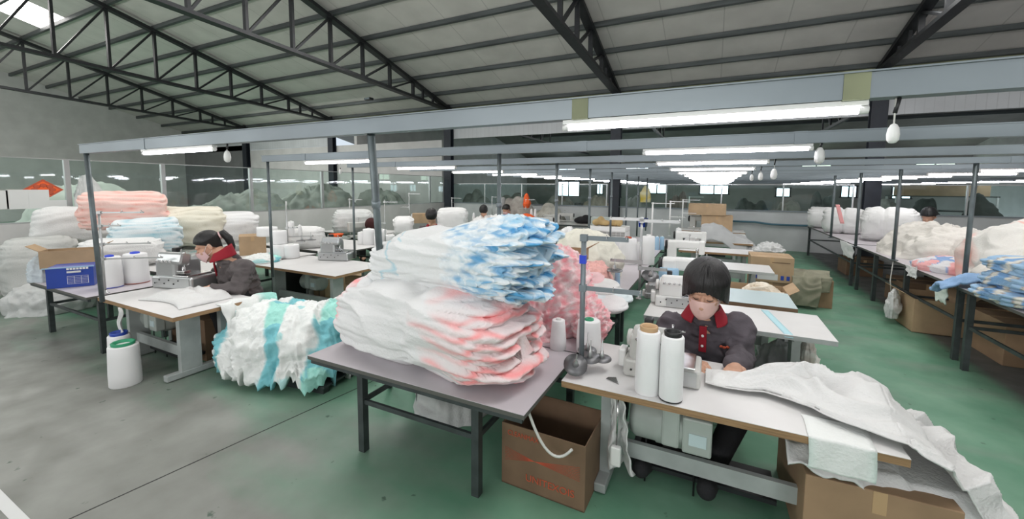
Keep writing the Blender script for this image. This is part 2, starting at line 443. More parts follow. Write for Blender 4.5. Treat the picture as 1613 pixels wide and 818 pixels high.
def seam_mat(name, c, axis, period, dark=.7, width=.02, rough=.8):
    "sheeting with a dark joint every `period` metres along axis"
    mt, nt, b = nodes(name); N = nt.nodes; L = nt.links
    tc = N.new('ShaderNodeTexCoord'); sx = N.new('ShaderNodeSeparateXYZ'); L.new(tc.outputs['Object'], sx.inputs[0])
    d = N.new('ShaderNodeMath'); d.operation = 'DIVIDE'; d.inputs[1].default_value = period; L.new(sx.outputs[axis], d.inputs[0])
    fr = N.new('ShaderNodeMath'); fr.operation = 'FRACT'; L.new(d.outputs[0], fr.inputs[0])
    lt = N.new('ShaderNodeMath'); lt.operation = 'LESS_THAN'; lt.inputs[1].default_value = width/period; L.new(fr.outputs[0], lt.inputs[0])
    n = N.new('ShaderNodeTexNoise'); n.inputs['Scale'].default_value = 1.2; n.inputs['Detail'].default_value = 6; L.new(tc.outputs['Object'], n.inputs['Vector'])
    r = N.new('ShaderNodeValToRGB'); r.color_ramp.elements[0].position = .3; r.color_ramp.elements[1].position = .7
    r.color_ramp.elements[0].color = tuple(x*.86 for x in c)+(1,); r.color_ramp.elements[1].color = (*c, 1); L.new(n.outputs['Fac'], r.inputs[0])
    x = N.new('ShaderNodeMix'); x.data_type = 'RGBA'; L.new(lt.outputs[0], x.inputs[0]); L.new(r.outputs[0], x.inputs[6])
    x.inputs[7].default_value = tuple(q*dark for q in c)+(1,); L.new(x.outputs[2], b.inputs['Base Color'])
    b.inputs['Roughness'].default_value = rough
    return mt
def glass_mat(name, tint, fres=1.5):
    mt, nt, b = nodes(name); N = nt.nodes; L = nt.links
    N.remove(b); out = N['Material Output']
    tr = N.new('ShaderNodeBsdfTransparent'); tr.inputs[0].default_value = (*tint, 1)
    gl = N.new('ShaderNodeBsdfGlossy'); gl.inputs['Roughness'].default_value = .03; gl.inputs[0].default_value = (.9, .95, .95, 1)
    fr = N.new('ShaderNodeFresnel'); fr.inputs[0].default_value = fres
    mx = N.new('ShaderNodeMixShader'); ge = N.new('ShaderNodeNewGeometry'); iv = N.new('ShaderNodeMath'); iv.operation = 'SUBTRACT'; iv.inputs[0].default_value = 1; L.new(ge.outputs['Backfacing'], iv.inputs[1]); mu = N.new('ShaderNodeMath'); mu.operation = 'MULTIPLY'; L.new(fr.outputs[0], mu.inputs[0]); L.new(iv.outputs[0], mu.inputs[1]); L.new(mu.outputs[0], mx.inputs[0]); L.new(tr.outputs[0], mx.inputs[1]); L.new(gl.outputs[0], mx.inputs[2])
    L.new(mx.outputs[0], out.inputs['Surface'])
    return mt
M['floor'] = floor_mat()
M['wall'] = plaster('off_white_plaster', (.62, .61, .60))
M['wallb'] = plaster('pale_grey_plaster', (.56, .58, .58))
M['roof'] = seam_mat('grey_white_insulation_sheet', (.62, .60, .57), 'X', 1.6, .72, .03)
M['panel'] = seam_mat('pale_corrugated_panel', (.6, .62, .64), 'X', .22, .82, .02, .5)
M['strip'] = mat('yellow_green_insulation_strip', (.30, .32, .2), .8, 0, .45, 1.5)
M['glass'] = glass_mat('partition_glass', (.88, .96, .94), 1.6)
M['glassl'] = glass_mat('left_partition_glass', (.90, .96, .94), 1.9)
M['darkwall'] = plaster('dark_grey_wall', (.2, .2, .2))

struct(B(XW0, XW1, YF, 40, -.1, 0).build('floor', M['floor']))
o = MB(); a, b_ = at(155, 790, z=0), at(402, 678, z=0)
o.bar(a+Vector((-.03, -.6, .001)), b_+Vector((.5, 3.0, .001)), .008, .002); struct(o.build('trim_1', M['black']))
o = MB(); a, b_ = Vector((-5.2, .79, .001)), Vector((-3.0, .78, .001)); o.bar(a, b_, .06, .003); struct(o.build('trim_2', M['paper']))

# walls
struct(B(XW0-.2, XW0, YF, YB+.2, 0, 10.6).build('wall_left', M['wall']))
struct(B(XW1, XW1+.2, YF, YB, 0, 10).build('wall_right', M['wall']))
struct(B(XW0, XW1, YF-.2, YF, 0, 2.2).box(XW0, XW1, YF-.2, YF, 4.4, 7).build('wall_front', M['wall']))
SILL = 1.36
struct(B(-12.1, XW1, YB, YB+.2, 0, SILL).build('wall_back', M['wallb']))
struct(B(BAY[1], -12.1, YB+.02, YB+.15, 0, 4.4).build('wall_back_pale', M['wall']))
struct(B(XW0, BAY[0], YB+.02, YB+.15, 0, 4.75).build('wall_back_dark', M['darkwall']))
struct(B(BAY[0], BAY[1], YB+.02, YB+.15, 0, 4.4).build('wall_back_left', M['wall']))
o = MB()
for x0, x1 in ((XW0, BAY[1]), (BAY[2], XW1)): o.box(x0, x1, YB+.02, YB+.1, 4.42, 5.36)
struct(o.build('wall_upper_panels', M['panel']))
struct(B(XW0, XW1, YB+.02, YB+.1, 5.36, 6.0).build('trim_3', M['strip']))
struct(MB().bar((-12.1, YB-.015, SILL+.0), (XW1, YB-.015, SILL+.0), .05, .035).build('trim_4', M['galv']))
# glass above the back wall, one window per bay
GT = 2.25
edges = [-11.9, -3.85, 4.1, XW1]
for i, (x0, x1) in enumerate(zip(edges, edges[1:])):
    f = MB(); n = 4
    for k in range(n+1):
        x = x0+.3+(x1-x0-.4)*k/n; f.box(x-.02, x+.02, YB+.04, YB+.1, SILL+.02, GT)
    f.box(x0+.28, x1-.08, YB+.04, YB+.1, GT, GT+.03)
    w = struct(f.build('window_%d' % (i+1), M['alu']))
    B(x0+.3, x1-.1, YB+.06, YB+.07, SILL+.02, GT).build('pane', M['glass'], w)
# left partition: low wall with glass above
XP = -12.0
struct(B(XP-.12, XP, YF, YB, 0, 1.33).build('wall_partition', M['wall']))
f = MB()
for y in (-5.5, -1.9, 1.8, 3.55, 5.2, 7.3, 9.7, 12.3, 15.6): f.box(XP-.09, XP-.01, y-.04, y+.04, 1.33, 2.60)
f.box(XP-.08, XP-.02, YF, YB, 1.33, 1.36); f.box(XP-.08, XP-.02, YF, YB, 2.60, 2.62)
w = struct(f.build('window_4', M['alu']))
B(XP-.06, XP-.05, YF, YB, 1.36, 2.6).build('pane', M['glassl'], w)

# roof: near slope and the slope behind the ridge (at Y=1 the ridge is above the camera's back)
SL = .268; ZE = 5.80; YR = -1.0
def rz_(Y): return ZE+.2+(YB-Y)*SL
SKX0, SKX1, SKY0, SKY1 = -25.4, -23.0, 2.0, 7.15
def slab(x0, x1, y0, y1, name, mt_, t=.06):
    o = MB(); vs = []
    for z_ in (0, t):
        for x, y in ((x0, y0), (x1, y0), (x1, y1), (x0, y1)): vs.append((x, y, rz_(y)+z_))
    o.add(vs, [(3, 2, 1, 0), (4, 5, 6, 7), (0, 1, 5, 4), (1, 2, 6, 5), (2, 3, 7, 6), (3, 0, 4, 7)])
    return o.build(name, mt_)
struct(slab(XW0, SKX0, YR, YB+.2, 'ceiling', M['roof']))
struct(slab(SKX1, XW1, YR, YB+.2, 'ceiling', M['roof']))
struct(slab(SKX0, SKX1, SKY1, YB+.2, 'ceiling', M['roof']))
struct(slab(SKX0, SKX1, YR, SKY0, 'ceiling', M['roof']))
struct(slab(SKX0, SKX1, SKY0, SKY1, 'window_5', M['sky'], .02))
o = MB(); zr = rz_(YR)
o.add([(XW0, YR, zr), (XW1, YR, zr), (XW1, YF, zr-(YR-YF)*SL), (XW0, YF, zr-(YR-YF)*SL)]+[(XW0, YR, zr+.06), (XW1, YR, zr+.06), (XW1, YF, zr+.06-(YR-YF)*SL), (XW0, YF, zr+.06-(YR-YF)*SL)],
      [(0, 1, 2, 3), (7, 6, 5, 4), (0, 4, 5, 1), (2, 6, 7, 3), (1, 5, 6, 2), (0, 3, 7, 4)])
struct(o.build('ceiling', M['roof']))
# purlins at the truss nodes
NODE = [15.32, 13.95, 12.58, 11.21, 9.84, 8.47, 7.10, 5.73, 4.36, 2.99, 1.62, .25]
words = ['lowest, just above the eave', 'second up from the eave', 'third up from the eave', 'fourth up from the eave', 'fifth up from the eave',
         'sixth up from the eave', 'seventh up from the eave', 'eighth up from the eave', 'ninth up from the eave', 'tenth up from the eave', 'eleventh up from the eave', 'twelfth up, nearest the ridge']
for y, wd in zip([16.55]+NODE, words+['x']):
    z = rz_(y); o = MB(); x0, x1 = XW0+.05, XW1-.05
    o.box(x0, x1, y-.03, y+.03, z-.16, z-.012); o.box(x0, x1, y-.03, y+.06, z-.165, z-.15)
    r = o.build('roof_purlin', M['purlin'])
    tag(r, 'long grey steel roof purlin, '+(wd if wd != 'x' else 'last of all towards the ridge'), 'purlin', 'steel purlins under the roof sheets')
# trusses
def truss(X, label):
    t = empty('roof_truss', (X, YB, ZE), 0, label, 'truss', 'steel roof trusses')
    def tz(Y): return (YB-Y)*SL+.0
    def bz(Y): return (YB-Y)*.046-.04
    hw = .08
    def w(Y, z): return (0, Y-YB, z)
    MB().bar(w(YB-.05, tz(YB)), w(YR, tz(YR)), .26, .12).build('top_chord', M['steel_dark'], t)
    MB().bar(w(YB-.05, bz(YB)), w(YR, bz(YR)), .26, .10).build('bottom_chord', M['steel_dark'], t)
    for i, y in enumerate(NODE):
        if i == 0: continue
        MB().bar(w(y, bz(y)), w(y, tz(y)), .13, .08).build('vertical_strut', M['steel_dark'], t)
        if i >= 2: MB().bar(w(y, bz(y)), w(NODE[i-1], tz(NODE[i-1])), .11, .06).build('diagonal_brace', M['steel_dark'], t)
    for y in (16.1, 15.3, 14.6):
        MB().bar(w(y, bz(y)), w(y, tz(y)), .08, .08).build('vertical_strut', M['steel_dark'], t)
    B(-.09, .09, -.25, 0, -.15, .2).build('end_plate', M['steel_dark'], t)
TL = ['dark steel roof truss farthest left, next to the gable wall', 'dark steel roof truss at left, ending over the second column', 'dark steel roof truss ending above the column behind the sewing workers',
      'steep dark steel roof truss at top centre, over the middle column', 'dark steel roof truss leaning in from the upper right corner']
for x, l in zip(BAY[:5], TL): truss(x, l)
CL = ['dark steel column standing farthest left at the back wall', 'dark steel column second from left at the back', 'dark steel column where the left partition meets the back wall',
      'dark steel column in the middle of the back wall', 'dark blue steel column behind the right benches']
for x, l in zip(BAY[:5], CL):
    o = MB(); o.box(x-.2, x+.2, YB-.26, YB-.24, 0, 5.7); o.box(x-.2, x+.2, YB-.02, YB, 0, 5.7); o.box(x-.012, x+.012, YB-.25, YB-.01, 0, 5.7)
    o.box(x-.24, x+.24, YB-.3, YB+.0, 0, .03)
    c = o.build('steel_column', M['steel_col']); tag(c, l, 'column', 'steel columns of the back wall')

# ------------------------------------------------ light beams, lamps, posts, pull switches
BY = [2.006+1.7*k for k in range(9)]
ZB = 2.44
ordn = ['nearest', 'second', 'third', 'fourth', 'fifth', 'sixth', 'seventh', 'eighth', 'ninth']
hts = [.10, .085, .08, .075, .07, .07, .07, .07, .07]
XL = [-6.3, -5.78, -6.0, -6.0, -6.0, -6.0, -6.0, -6.0, -6.0]
for k, y in enumerate(BY):
    t = empty('light_beam', (0, y, ZB), 0, 'galvanised cable trunking beam over the benches, %s from the camera' % ordn[k], 'beam', 'overhead light beams')
    MB().box(XL[k], 6.6, -.035, .035, 0, hts[k]).box(XL[k], 6.6, -.045, .045, hts[k]-.006, hts[k]).build('trunking', M['galv'], t)
    for xj in (-4.9, at(917, 170, Y=y).x if k == 0 else -1.1, at(1345, 140, Y=y).x if k == 0 else .55, 3.2):
        MB().box(xj-.04, xj+.04, -.039, .039, -.004, hts[k]+.003).build('joint_sleeve', M['strip'] if (k == 0 and xj > -1.2 and xj < 3) else M['galv'], t)
def lamp(x, y, label, L=1.2, z=ZB, g='fluorescent tubes under the light beams'):
    t = empty('fluorescent_lamp', (x, y, z), 0, label, 'light', g)
    B(-L/2, L/2, -.02, .02, -.022, -.002).build('lamp_body', M['whitep'], t)
    MB().tube([(-L/2+.02, 0, -.037), (L/2-.02, 0, -.037)], .0145, 10).build('lamp_tube', M['tube'], t)
    MB().tube([(-L/2-.005, 0, -.037), (-L/2+.025, 0, -.037)], .016, 10).build('end_cap', M['whitep'], t)
    MB().tube([(L/2+.005, 0, -.037), (L/2-.025, 0, -.037)], .016, 10).build('end_cap', M['whitep'], t)
for k, y in enumerate(BY):
    lamp([-.10, .03, -.07, -.07, -.07, -.07, -.07, -.07, -.07][k], y, 'lit fluorescent tube in the middle of the %s light beam' % ordn[k])
    if k < 8: lamp([-4.38, -4.32, -4.26, -4.3, -4.3, -4.3, -4.3, -4.3][k], y, 'lit fluorescent tube towards the left end of the %s light beam' % ordn[k])
    if k >= 3: lamp(4.2 if k < 6 else 4.0, y, 'lit fluorescent tube towards the right end of the %s light beam' % ordn[k])
for k, y in enumerate(BY[:8]):
    x = -1.98
    if k == 0:
        t = empty('beam_post', (-2.97, 3.14, 0), 0, 'leaning steel post rising behind the big tied bales to the nearest light beam', 'post', 'posts under the light beams')
        d = Vector((.94, -1.12, ZB)); MB().tube([(0, 0, 0), d], .026, 10).build('pole', M['post'], t); MB().tube([d*.80, d*.82], .032, 10).build('clamp', M['galv'], t)
        continue
    t = empty('beam_post', (x, y, 0), 0, 'thin grey steel post at mid beam, carrying the %s light beam' % ordn[k], 'post', 'posts under the light beams')
    MB().tube([(0, 0, .72 if k else .78), (0, 0, ZB)], .021 if k else .026, 10).build('pole', M['post'], t)
    MB().tube([(0, 0, 1.9), (0, 0, 1.94)], .028, 10).build('clamp', M['galv'], t)
for k, (x, z0, l) in enumerate([(-6.14, .78, 'dark steel post holding up the left end of the nearest light beam'), (-5.7, .78, 'thin steel post at the left end of the second light beam'),
                (-5.9, .78, 'thin steel post at the left end of the third light beam')]):
    t = empty('beam_post', (x, BY[k], 0), 0, l, 'post', 'posts under the light beams')
    MB().tube([(0.0, 0, z0), (-.1 if k == 0 else 0, 0, ZB)], .024 if k == 0 else .02, 10).build('pole', M['post'], t)
for k, x in ((3, 2.88), (4, 2.70), (5, 2.62), (6, 2.56)):
    t = empty('beam_post', (x, BY[k], 0), 0, 'steel post rising from the right bench edge to the %s light beam' % ordn[k], 'post', 'posts under the light beams')
    MB().tube([(0, 0, .96), (0, 0, ZB)], .026, 10).build('pole', M['post'], t)
    MB().box(-.05, .05, -.05, .05, .945, .96).build('foot_plate', M['post'], t)
def pull(px, py, Y, label, L=.13, s=1.):
    q = at(px, py, Y=Y); t = empty('pull_switch', q, 0, label, 'switch', 'hanging cord switches')
    MB().tube([(0, 0, 0), (0, 0, ZB-q.z)], .003, 6).build('cord', M['cable'], t)
    MB().tube([(0, 0, (ZB-q.z)*.55), (.01, 0, ZB-q.z)], .007, 6).build('cable_knot', M['cabled'], t)
    MB().lathe([(.006*s, .05*s), (.016*s, .045*s), (.028*s, .02*s), (.033*s, -.015*s), (.03*s, -.05*s), (.018*s, -.066*s), (.004, -.07*s)], (0, 0, 0), 14).build('switch_body', M['whitep'], t)
pull(1407, 208, BY[0], 'large white egg shaped pull switch hanging from the nearest light beam at right', s=.6)
pull(358, 245, BY[0], 'white pull switch hanging from the nearest light beam at left', s=.8)
pull(1291, 243, BY[1], 'white pull switch hanging from the second light beam at right')
pull(1219, 273, BY[2], 'white pull switch hanging from the third light beam at right')
pull(1198, 277, BY[3], 'white pull switch hanging from the fourth light beam at right')
pull(1184, 279, BY[4], 'white pull switch hanging from the fifth light beam at right')
pull(536, 270, BY[2], 'dark corded pull switch hanging at the left end of the third light beam', s=.8)
t = empty('flood_light', at(581, 156, Y=14.0), 0, 'small dark flood light under the roof near the eave', 'light')
MB().box(-.18, .18, -.12, .12, -.05, .05, b=.02).build('housing', M['steel_dark'], t); B(-.14, .14, -.125, -.11, -.04, .04).build('lens', M['galv'], t)

# ------------------------------------------------ the hall beyond the back wall
Y2 = 40.0
struct(B(XW0, 16, Y2, Y2+.2, 0, 8).build('wall_far', plaster('far_wall_grey', (.30, .30, .28))))
struct(B(16, 16.2, YB, Y2, 0, 8).build('wall_far_right', M['wall']))
struct(B(XP-6.2, XP-6, YB+.2, Y2, 0, 8).build('wall_far_left', M['wall']))
o = MB(); zz = [(YB+.2, 5.7), (28, 7.6), (Y2, 5.2)]
for (ya, za), (yb, zb) in zip(zz, zz[1:]):
    o.add([(XW0, ya, za), (16, ya, za), (16, yb, zb), (XW0, yb, zb), (XW0, ya, za+.1), (16, ya, za+.1), (16, yb, zb+.1), (XW0, yb, zb+.1)],
          [(0, 1, 2, 3), (7, 6, 5, 4), (0, 4, 5, 1), (1, 5, 6, 2), (2, 6, 7, 3), (3, 7, 4, 0)])
struct(o.build('ceiling', mat('far_roof_grey', (.26, .25, .23), .8, 0, .2, 1)))
for y in (19, 21.5, 24, 26.5, 30, 33, 36):
    z = 5.7+(y-YB)*.166 if y < 28 else 7.6-(y-28)*.2
    r = B(XW0+20, 15.9, y-.05, y+.05, z-.2, z).build('roof_purlin', M['purlin'])
    tag(r, 'grey roof purlin seen beyond the back wall, %s' % {19: 'first behind it', 21.5: 'second behind it', 24: 'third behind it', 26.5: 'fourth behind it', 30: 'fifth behind it', 33: 'sixth behind it', 36: 'last, by the far windows'}[y], 'purlin', 'purlins of the hall behind')
for x, l in ((-10.5, 'left'), (-3, 'middle'), (5, 'right')):
    t = empty('roof_truss', (x, 17, 5.3), 0, 'dim steel truss in the hall behind, %s of three' % l, 'truss', 'trusses of the hall behind')
    MB().bar((0, 0, .1), (0, 11, 2.1), .12, .12).build('top_chord', M['steel_dark'], t)
    MB().bar((0, 0, -.1), (0, 20, -.1), .12, .12).build('bottom_chord', M['steel_dark'], t)
    for k in range(1, 7):
        MB().bar((0, k*1.7, -.1), (0, k*1.7, .1+k*1.7*.182), .07).build('vertical_strut', M['steel_dark'], t)
        MB().bar((0, (k-1)*1.7, -.1), (0, k*1.7, .1+k*1.7*.182), .06).build('diagonal_brace', M['steel_dark'], t)
def farwin(n, px0, px1, py0, py1, mt_, panes=2):
    a = at(px0, py1, Y=Y2-.05); b2 = at(px1, py0, Y=Y2-.05)
    o = MB(); o.box(a.x-.1, b2.x+.1, Y2-.08, Y2-.02, a.z-.08, a.z); o.box(a.x-.1, b2.x+.1, Y2-.08, Y2-.02, b2.z, b2.z+.08)
    for k in range(panes+1):
        x = a.x+(b2.x-a.x)*k/panes; o.box(x-.05, x+.05, Y2-.08, Y2-.02, a.z, b2.z)
    w = struct(o.build('window_%d' % n, M['steel_dark']))
    B(a.x, b2.x, Y2-.06, Y2-.04, a.z, b2.z).build('pane', mt_, w)
i = 6
for a_ in [(985, 1022, 262, 283, M['day']), (880, 907, 265, 280, M['day']), (1261, 1310, 256, 283, M['dayg']), (1440, 1506, 254, 280, M['dayg']),
           (879, 913, 287, 308, M['day']), (962, 978, 290, 310, M['day']), (1020, 1050, 290, 304, M['day']), (1102, 1148, 293, 305, M['day']),
           (1222, 1245, 297, 309, M['day']), (1324, 1350, 294, 310, M['day']), (1404, 1436, 295, 312, M['day']), (1540, 1582, 300, 314, M['day']), (940, 950, 291, 305, M['day'])]:
    farwin(i, *a_); i += 1
for r_i, y in enumerate((18.6, 20.6, 22.8, 25.2, 28, 31)):
    t = empty('light_beam', (0, y, 2.47), 0, 'grey trunking beam in the hall behind, %s row back' % ordn[r_i], 'beam', 'light beams of the hall behind')
    MB().box(-6.5, 11, -.035, .035, 0, .07).build('trunking', M['galv'], t)
    for c_i, (x, cw) in enumerate(((-4.3, 'left'), (-.07, 'middle'), (4.6, 'right'), (9.2, 'far right'))):
        lamp(x, y, 'lit fluorescent tube in the hall behind, %s file, %s row back' % (cw, ordn[r_i]), 1.5, 2.47, 'tubes in the hall behind')
# area lights added as fill; only the first overhead one sits below a skylight
def area(n, loc, rot, sx, sy, e, c=(1, 1, 1)):
    l = D.lights.new(n, 'AREA'); l.shape = 'RECTANGLE'; l.size = sx; l.size_y = sy; l.energy = e; l.color = c
    o = D.objects.new(n, l); COL.objects.link(o); o.location = loc; o.rotation_euler = rot; return o
for x in (-28, -14, -3, 8):
    area('ceiling_fill', (x, YF+.3, 3.2), (math.radians(138), 0, 0), 7, 2.2, 430, (1, .98, .95))  # unseen lamps behind the camera, tilted up to brighten the ceiling
for x, y in ((-24.2, 4.5), (-8, 4), (2, 4), (-8, 10), (4, 11)):
    area('overhead_fill', (x, y, rz_(y)-.35), (math.radians(-15), 0, 0), 2.2, 4.5, 260, (1, .98, .96))  # first one under the skylight, the rest added below closed roof
area('far_hall_fill', (-2, 30, 6.4), (0, 0, 0), 20, 8, 500, (.95, 1, 1))  # broad downward lamp in the hall behind, no roof opening above it
area('left_side_fill', (-20, 8, 5.5), (0, 0, 0), 8, 8, 420, (1, .97, .94))  # added lamp to brighten the space behind the left partition
area('back_left_fill', (-20, 14, 5.2), (math.radians(50), 0, 0), 10, 3, 50, (1, .97, .94))  # added lamp aimed at the back wall beyond the left partition
w = D.worlds.new('world'); bpy.context.scene.world = w; w.use_nodes = True
w.node_tree.nodes['Background'].inputs[0].default_value = (.8, .9, 1, 1); w.node_tree.nodes['Background'].inputs[1].default_value = .8
sc = bpy.context.scene
sc.view_settings.view_transform = 'Standard'; sc.view_settings.look = 'None'; sc.view_settings.gamma = 1; sc.view_settings.use_curve_mapping = False
sc.view_settings.exposure = 0.16
# ================================================================== MAKERS
def mpp(P):
    "metres per photograph pixel at a point"
    return (Vector(P)-Vector((0, 0, CAMH))).dot(W_)/F
def table(x0, x1, y0, y1, z, label, top='lam', edge='wood', style='T', th=.04, group=None, cat='table', legm=None, name=None, rails=True, inset=.1):
    t = empty(name or ('sewing_table' if style == 'T' else 'work_table'), ((x0+x1)/2, (y0+y1)/2, 0), 0, label, cat, group)
    a, b = (x1-x0)/2, (y1-y0)/2
    MB().box(-a, a, -b, b, z-.003, z).build('tabletop', M[top], t)
    B(-a, a, -b, b, z-th, z-.003).build('edge_band', M[edge], t)
    if style == 'T':
        L = M[legm or 'legw']
        for s in (-1, 1):
            x = s*(a-.28)
            o = MB(); o.box(x-.035, x+.035, -b+.16, -b+.36, .07, z-th); o.build('leg', L, t)
            MB().box(x-.035, x+.035, b-.28, b-.12, .07, z-th).build('leg', L, t)
            MB().box(x-.04, x+.04, -b+.02, b+.06, .01, .075, b=.008).build('foot', L, t)
            MB().box(x-.03, x+.03, -b+.1, b-.1, z-th-.05, z-th).build('bracket', L, t)
        MB().box(-a+.3, a-.3, -b+.22, -b+.26, .20, .31).build('stretcher', L, t)
        MB().box(-a+.42, a-.5, -b+.3, -b+.62, .10, .13).build('treadle', M['steel_dark'], t)
    else:
        L = M[legm or 'leg']; w = .028; q = inset
        for sx in (-1, 1):
            for sy in (-1, 1):
                MB().box(sx*(a-q)-w, sx*(a-q)+w, sy*(b-.16)-w, sy*(b-.16)+w, 0, z-th).build('leg', L, t)
        if rails:
            for sy in (-1, 1):
                MB().box(-a+q, a-q, sy*(b-.16)-.012, sy*(b-.16)+.012, z*.52, z*.52+.035).build('rail', L, t)
                MB().box(-a+.02, a-.02, sy*(b-.03)-.015, sy*(b-.03)+.015, z-th-.035, z-th).build('apron', L, t)
            for sx in (-1, 1): MB().box(sx*(a-q)-.012, sx*(a-q)+.012, -b+.16, b-.16, z*.52, z*.52+.035).build('rail', L, t)
    return t
def cone(P, r, h, label, taper=.72, top='whitep', mt='thread', ring=None, base=None, group=None, name='thread_cone', cat='thread cone', hole=False, rb=None):
    t = empty(name, P, random.uniform(0, 3), label, cat, group)
    r1 = r*taper; z0 = .02*h if base else 0
    MB().lathe([(r*.2, z0), (r*.96, z0), (r, z0+.02*h), (r*.995, .3*h), (r1+(r-r1)*.35, .7*h), (r1, .95*h), (r1*.93, .97*h), (r1*.3, .97*h)], n=28).build('thread', M[mt], t)
    tp = M[ring] if ring else M[top]; k = r1*(.42 if not hole else .80)
    if hole:
        MB().lathe([(k*.72, .9*h), (k*.95, .965*h), (k, 1.03*h), (k*.92, 1.045*h), (k*.74, 1.03*h), (k*.68, .9*h)], n=28).build('tube_rim', tp, t)
        MB().lathe([(k*.05, .93*h), (k*.7, .931*h), (k*.7, .932*h)], n=20).build('tube_bore', M['black'], t)
    else:
        MB().lathe([(k, .96*h), (k*.95, 1.02*h), (k*.5, 1.035*h), (k*.4, 1.0*h), (k*.3, .96*h)], n=20).build('tube_rim', tp, t)
    if base: MB().lathe([(r*.8, 0), (r*.97, .004), (r*.98, .035*h), (r*.7, .04*h)], n=28).build('tube_foot', M[base], t)
    return t
def cone_px(px, py, z, w, h, label, **k):
    P = at(px, py, z=z); s = mpp(P); r = w*s/2
    P = P+Vector((0, r*.9, 0)); return cone(P, r, h*s*.97, label, **k)
def overlock(P, rz, s, label, mt='cast', group='overlock machines'):
    "overlock sewing machine seen from the operator's far side; x across, about .45 wide at s=1"
    t = empty('overlock_machine', P, rz, label, 'sewing machine', group); t.scale = (s, s, s)
    C_ = M[mt]
    MB().bbox(-.20, .23, -.13, .13, 0, .11, .018).build('machine_bed', C_, t)
    MB().bbox(-.17, .05, -.12, .13, .09, .26, .03).build('machine_body', C_, t)
    rot = Matrix.Rotation(-.30, 3, 'X')
    MB().bbox(-.15, .11, -.12, -.01, .20, .31, .025, rot=rot).build('machine_head', C_, t)
    MB().bbox(.04, .20, -.135, .10, .11, .125, .006).build('cloth_plate', M['chrome'], t)
    p = MB(); p.box(-.1, .21, -.136, -.13, .015, .10); p.build('front_cover', M['alu'], t)
    MB().bbox(-.245, -.20, -.05, .05, .02, .13, .01).build('belt_guard', M['castw'], t)
    MB().lathe([(.012, 0), (.05, .003), (.055, .012), (.05, .03), (.02, .036)], (-.17, .03, .19), 20, axis=(-1, 0, 0)).build('handwheel', C_, t)
    for i in range(4):
        x = -.12+i*.045
        k = MB().lathe([(.004, 0), (.012, .002), (.013, .01), (.008, .014), (.009, .024), (.003, .026)], (x, -.135+.02, .235), 12, axis=(0, -1, .5)).build('tension_knob', M['chrome'], t)
    MB().tube([(.07, -.07, .18), (.07, -.07, .34)], .006).tube([(.095, -.07, .12), (.095, -.07, .30)], .007).tube([(.02, -.09, .30), (.14, -.09, .315)], .005).build('needle_bar', M['chrome'], t)
    MB().bbox(.05, .13, -.11, -.04, .13, .16, .008).tube([(.09, -.08, .12), (.09, -.08, .20)], .008).build('presser_foot', M['chrome'], t)
    MB().bbox(-.10, -.05, -.02, .04, .30, .34, .008).build('oil_window', M['black'], t)
    o = MB()
    for i in range(6): o.lathe([(.003, 0), (.007, .001), (.006, .004), (.002, .005)], (-.15+.05*i, -.136, .05+.03*(i % 2)), 8, axis=(0, -1, 0))
    o.build('screw', M['black'], t)
    return t
def lockstitch(P, rz, s, label, mt='castw', group='lockstitch machines'):
    t = empty('lockstitch_machine', P, rz, label, 'sewing machine', group); t.scale = (s, s, s)
    C_ = M[mt]
    MB().bbox(-.24, .24, -.09, .09, 0, .035, .008).build('machine_bed', C_, t)
    MB().bbox(.11, .23, -.06, .06, .03, .27, .02).bbox(-.24, .23, -.05, .05, .17, .28, .022).build('machine_arm', C_, t)
    MB().bbox(-.245, -.17, -.055, .055, .10, .285, .015).build('needle_head', C_, t)
    MB().lathe([(.015, 0), (.06, .004), (.066, .015), (.06, .03), (.02, .034)], (.23, 0, .21), 20, axis=(1, 0, 0)).build('handwheel', M['black'], t)
    MB().tube([(-.21, 0, .02), (-.21, 0, .12)], .006).box(-.225, -.195, -.015, .02, .036, .045).build('presser_foot', M['chrome'], t)
    MB().tube([(-.13, 0, .28), (-.13, 0, .33)], .004).tube([(-.05, 0, .28), (-.05, 0, .36)], .005).ball((-.05, 0, .36), .014).build('thread_pin', M['chrome'], t)
    return t
def thread_stand(P, h, label, arms=((.62, .28, 1), (.97, .22, 1)), rz=0, mt='alu', discs=(), group='thread stands', pins=2, r=.010, aw=.009):
    "pole with cross bars; arms are (height share, length, side)"
    t = empty('thread_stand', P, rz, label, 'thread stand', group)
    MB().tube([(0, 0, 0), (0, 0, h)], r, 10).lathe([(.04, 0), (.04, .008), (.018, .012), (.016, .04)], n=14).build('pole', M[mt], t)
    for k, L, sd in arms:
        z = h*k
        a = MB().box(min(0, L*sd)-.02, max(0, L*sd)+.01, -.008, .008, z-aw, z+aw).box(-.025, .025, -.022, .022, z-aw-.008, z+aw+.008).build('cross_bar', M[mt], t)
        for j in range(pins):
            x = L*sd*(1-.45*j)
            MB().tube([(x, 0, z), (x, -.03, z+.03), (x, -.045, z+.0)], .003, 6).build('thread_hook', M['chrome'], a)
    for x, y, z, rd, tl in discs:
        ax = Vector((.25*tl, -.8*tl, 1)).normalized()
        d = MB().lathe([(.004, -.004), (rd, -.002), (rd, .003), (rd*.3, .006), (.01, .01)], (x, y, z), 24, axis=ax).build('spool_disc', M['gun'], t)
        MB().lathe([(rd*.3, .0), (rd*.22, .03), (rd*.16, .06), (.006, .065), (.004, .15), (.002, .152)], (x, y, z), 14, axis=ax).build('spool_pin', M['alu'], d)
    return t
